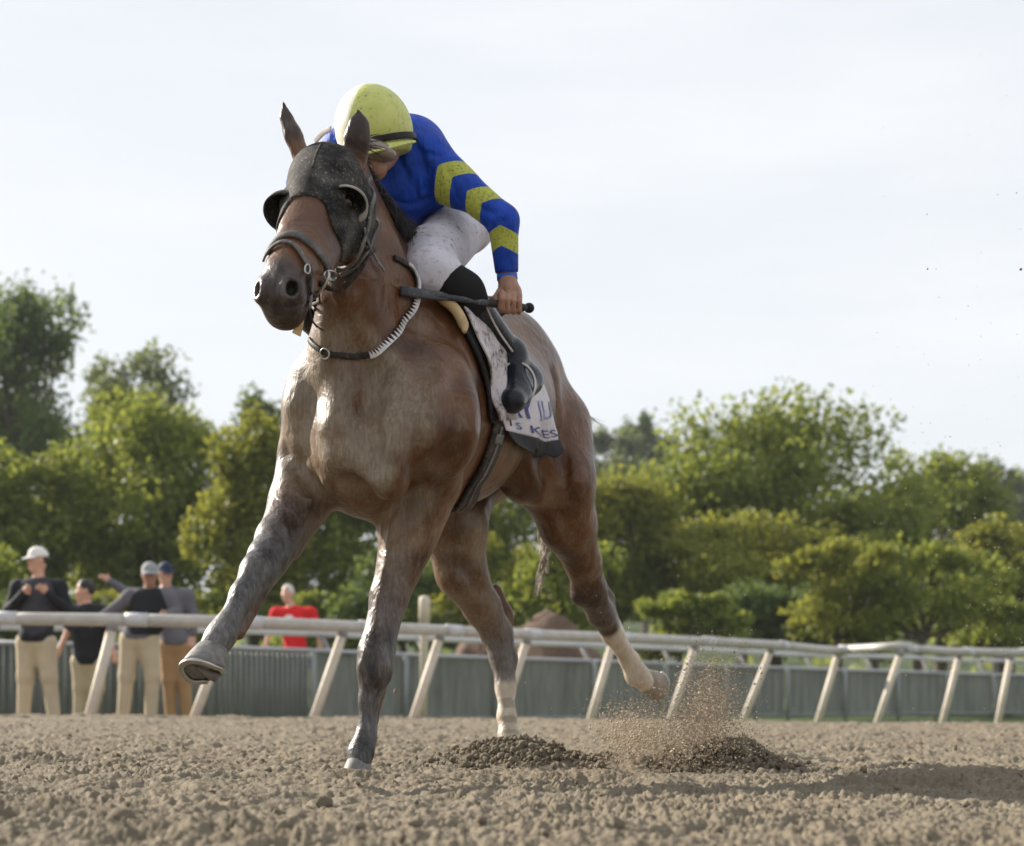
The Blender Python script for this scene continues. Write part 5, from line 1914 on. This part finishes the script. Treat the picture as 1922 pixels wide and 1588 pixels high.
    return root


man('man in a white cap and dark vest with both hands raised to his chest straps', 16.2, (72, 1050), [(34, 1102), (112, 1102)], [(15, 1148), (128, 1148)], [(44, 1114), (90, 1114)],
    (68, 1202), [(48, 1270), (92, 1270)], [(42, 1345), (106, 1345)], (-.75, -.65), dict(skin=M_SKINL, shirt=M_SHIRTB, pants=M_KHAKI, vest=M_VEST), hat=M_CAPW, hair=M_HAIRD, dY=dict(w0=-.22, w1=-.22, e0=-.05, e1=-.05))
man('bareheaded dark-haired man in a black polo shirt facing left beside the slanted post', 17.6, (160, 1108), [(136, 1148), (192, 1150)], [(128, 1186), (204, 1190)], [(114, 1214), (212, 1220)],
    (168, 1238), [(152, 1290), (182, 1292)], [(146, 1345), (166, 1345)], (-.9, -.35), dict(skin=M_SKINL, shirt=M_SHIRTB, pants=M_KHAKI), sleeves=.62, hair=M_HAIRD)
man('man in a navy cap and grey jersey raising one arm behind another man', 18.0, (310, 1076), [(276, 1116), (352, 1118)], [(238, 1112), (364, 1160)], [(208, 1092), (362, 1190)],
    (332, 1208), [(318, 1275), (346, 1275)], [(322, 1345), (352, 1345)], (.55, -.8), dict(skin=M_SKINL, shirt=M_SHIRTG, pants=M_TANP), hat=M_CAPN, hair=M_HAIRD)
man('man in a grey cap and dark vest leaning one arm out along the rail', 16.6, (281, 1078), [(244, 1120), (318, 1122)], [(216, 1142), (330, 1150)], [(192, 1156), (314, 1152)],
    (262, 1196), [(238, 1268), (286, 1268)], [(228, 1345), (282, 1345)], (.25, -.95), dict(skin=M_SKINB, shirt=M_SHIRTG, pants=M_KHAKI, vest=M_SHIRTB), hat=M_CAPG, hair=M_HAIRD, dY=dict(w1=-.22))
red = man('white-haired man in a red t-shirt standing behind the barrier fence', 22.6, (540, 1113), [(518, 1150), (584, 1150)], [(506, 1184), (596, 1184)], [(500, 1208), (600, 1206)],
          (556, 1232), [(546, 1285), (568, 1285)], [(544, 1340), (570, 1340)], (-.45, -.9), dict(skin=M_SKINL, shirt=M_RED, pants=M_SHIRTG), sleeves=.75, hair=M_HAIRW)
c = at(545, 1166, 22.6) + np.array((0, -.158, 0))
V = [c + np.array((.080 * math.cos(a), .026 * math.cos(a) ** 2 + .010 * math.sin(a) ** 2, .085 * math.sin(a))) for a in np.linspace(0, 2 * math.pi, 24, endpoint=False)]
keep(mesh_obj('shirt_print', V + [c + (0, -.012, 0)], [[i, (i + 1) % 24, 24] for i in range(24)], plain('white_print', (.7, .62, .62), .8)), red)
# ------------------------------------------------------------------ the air
HZ = 0.00035
V, F = box_vf((0, 0, 14), (584, 584, 31.0))
V = V + np.array((0, 0, 0.2))
hz = mesh_obj('haze', V, F, None, None, False)
m_ = bpy.data.materials.new('air')
m_.use_nodes = True
nt_ = m_.node_tree
nt_.nodes.clear()
vo_ = nt_.nodes.new('ShaderNodeOutputMaterial')
pv_ = nt_.nodes.new('ShaderNodeVolumePrincipled')
pv_.inputs['Color'].default_value = (.90, .94, 1.0, 1)
pv_.inputs['Density'].default_value = HZ
nt_.links.new(pv_.outputs[0], vo_.inputs['Volume'])
hz.data.materials.append(m_)
tag(hz, None, None, None, 'stuff')
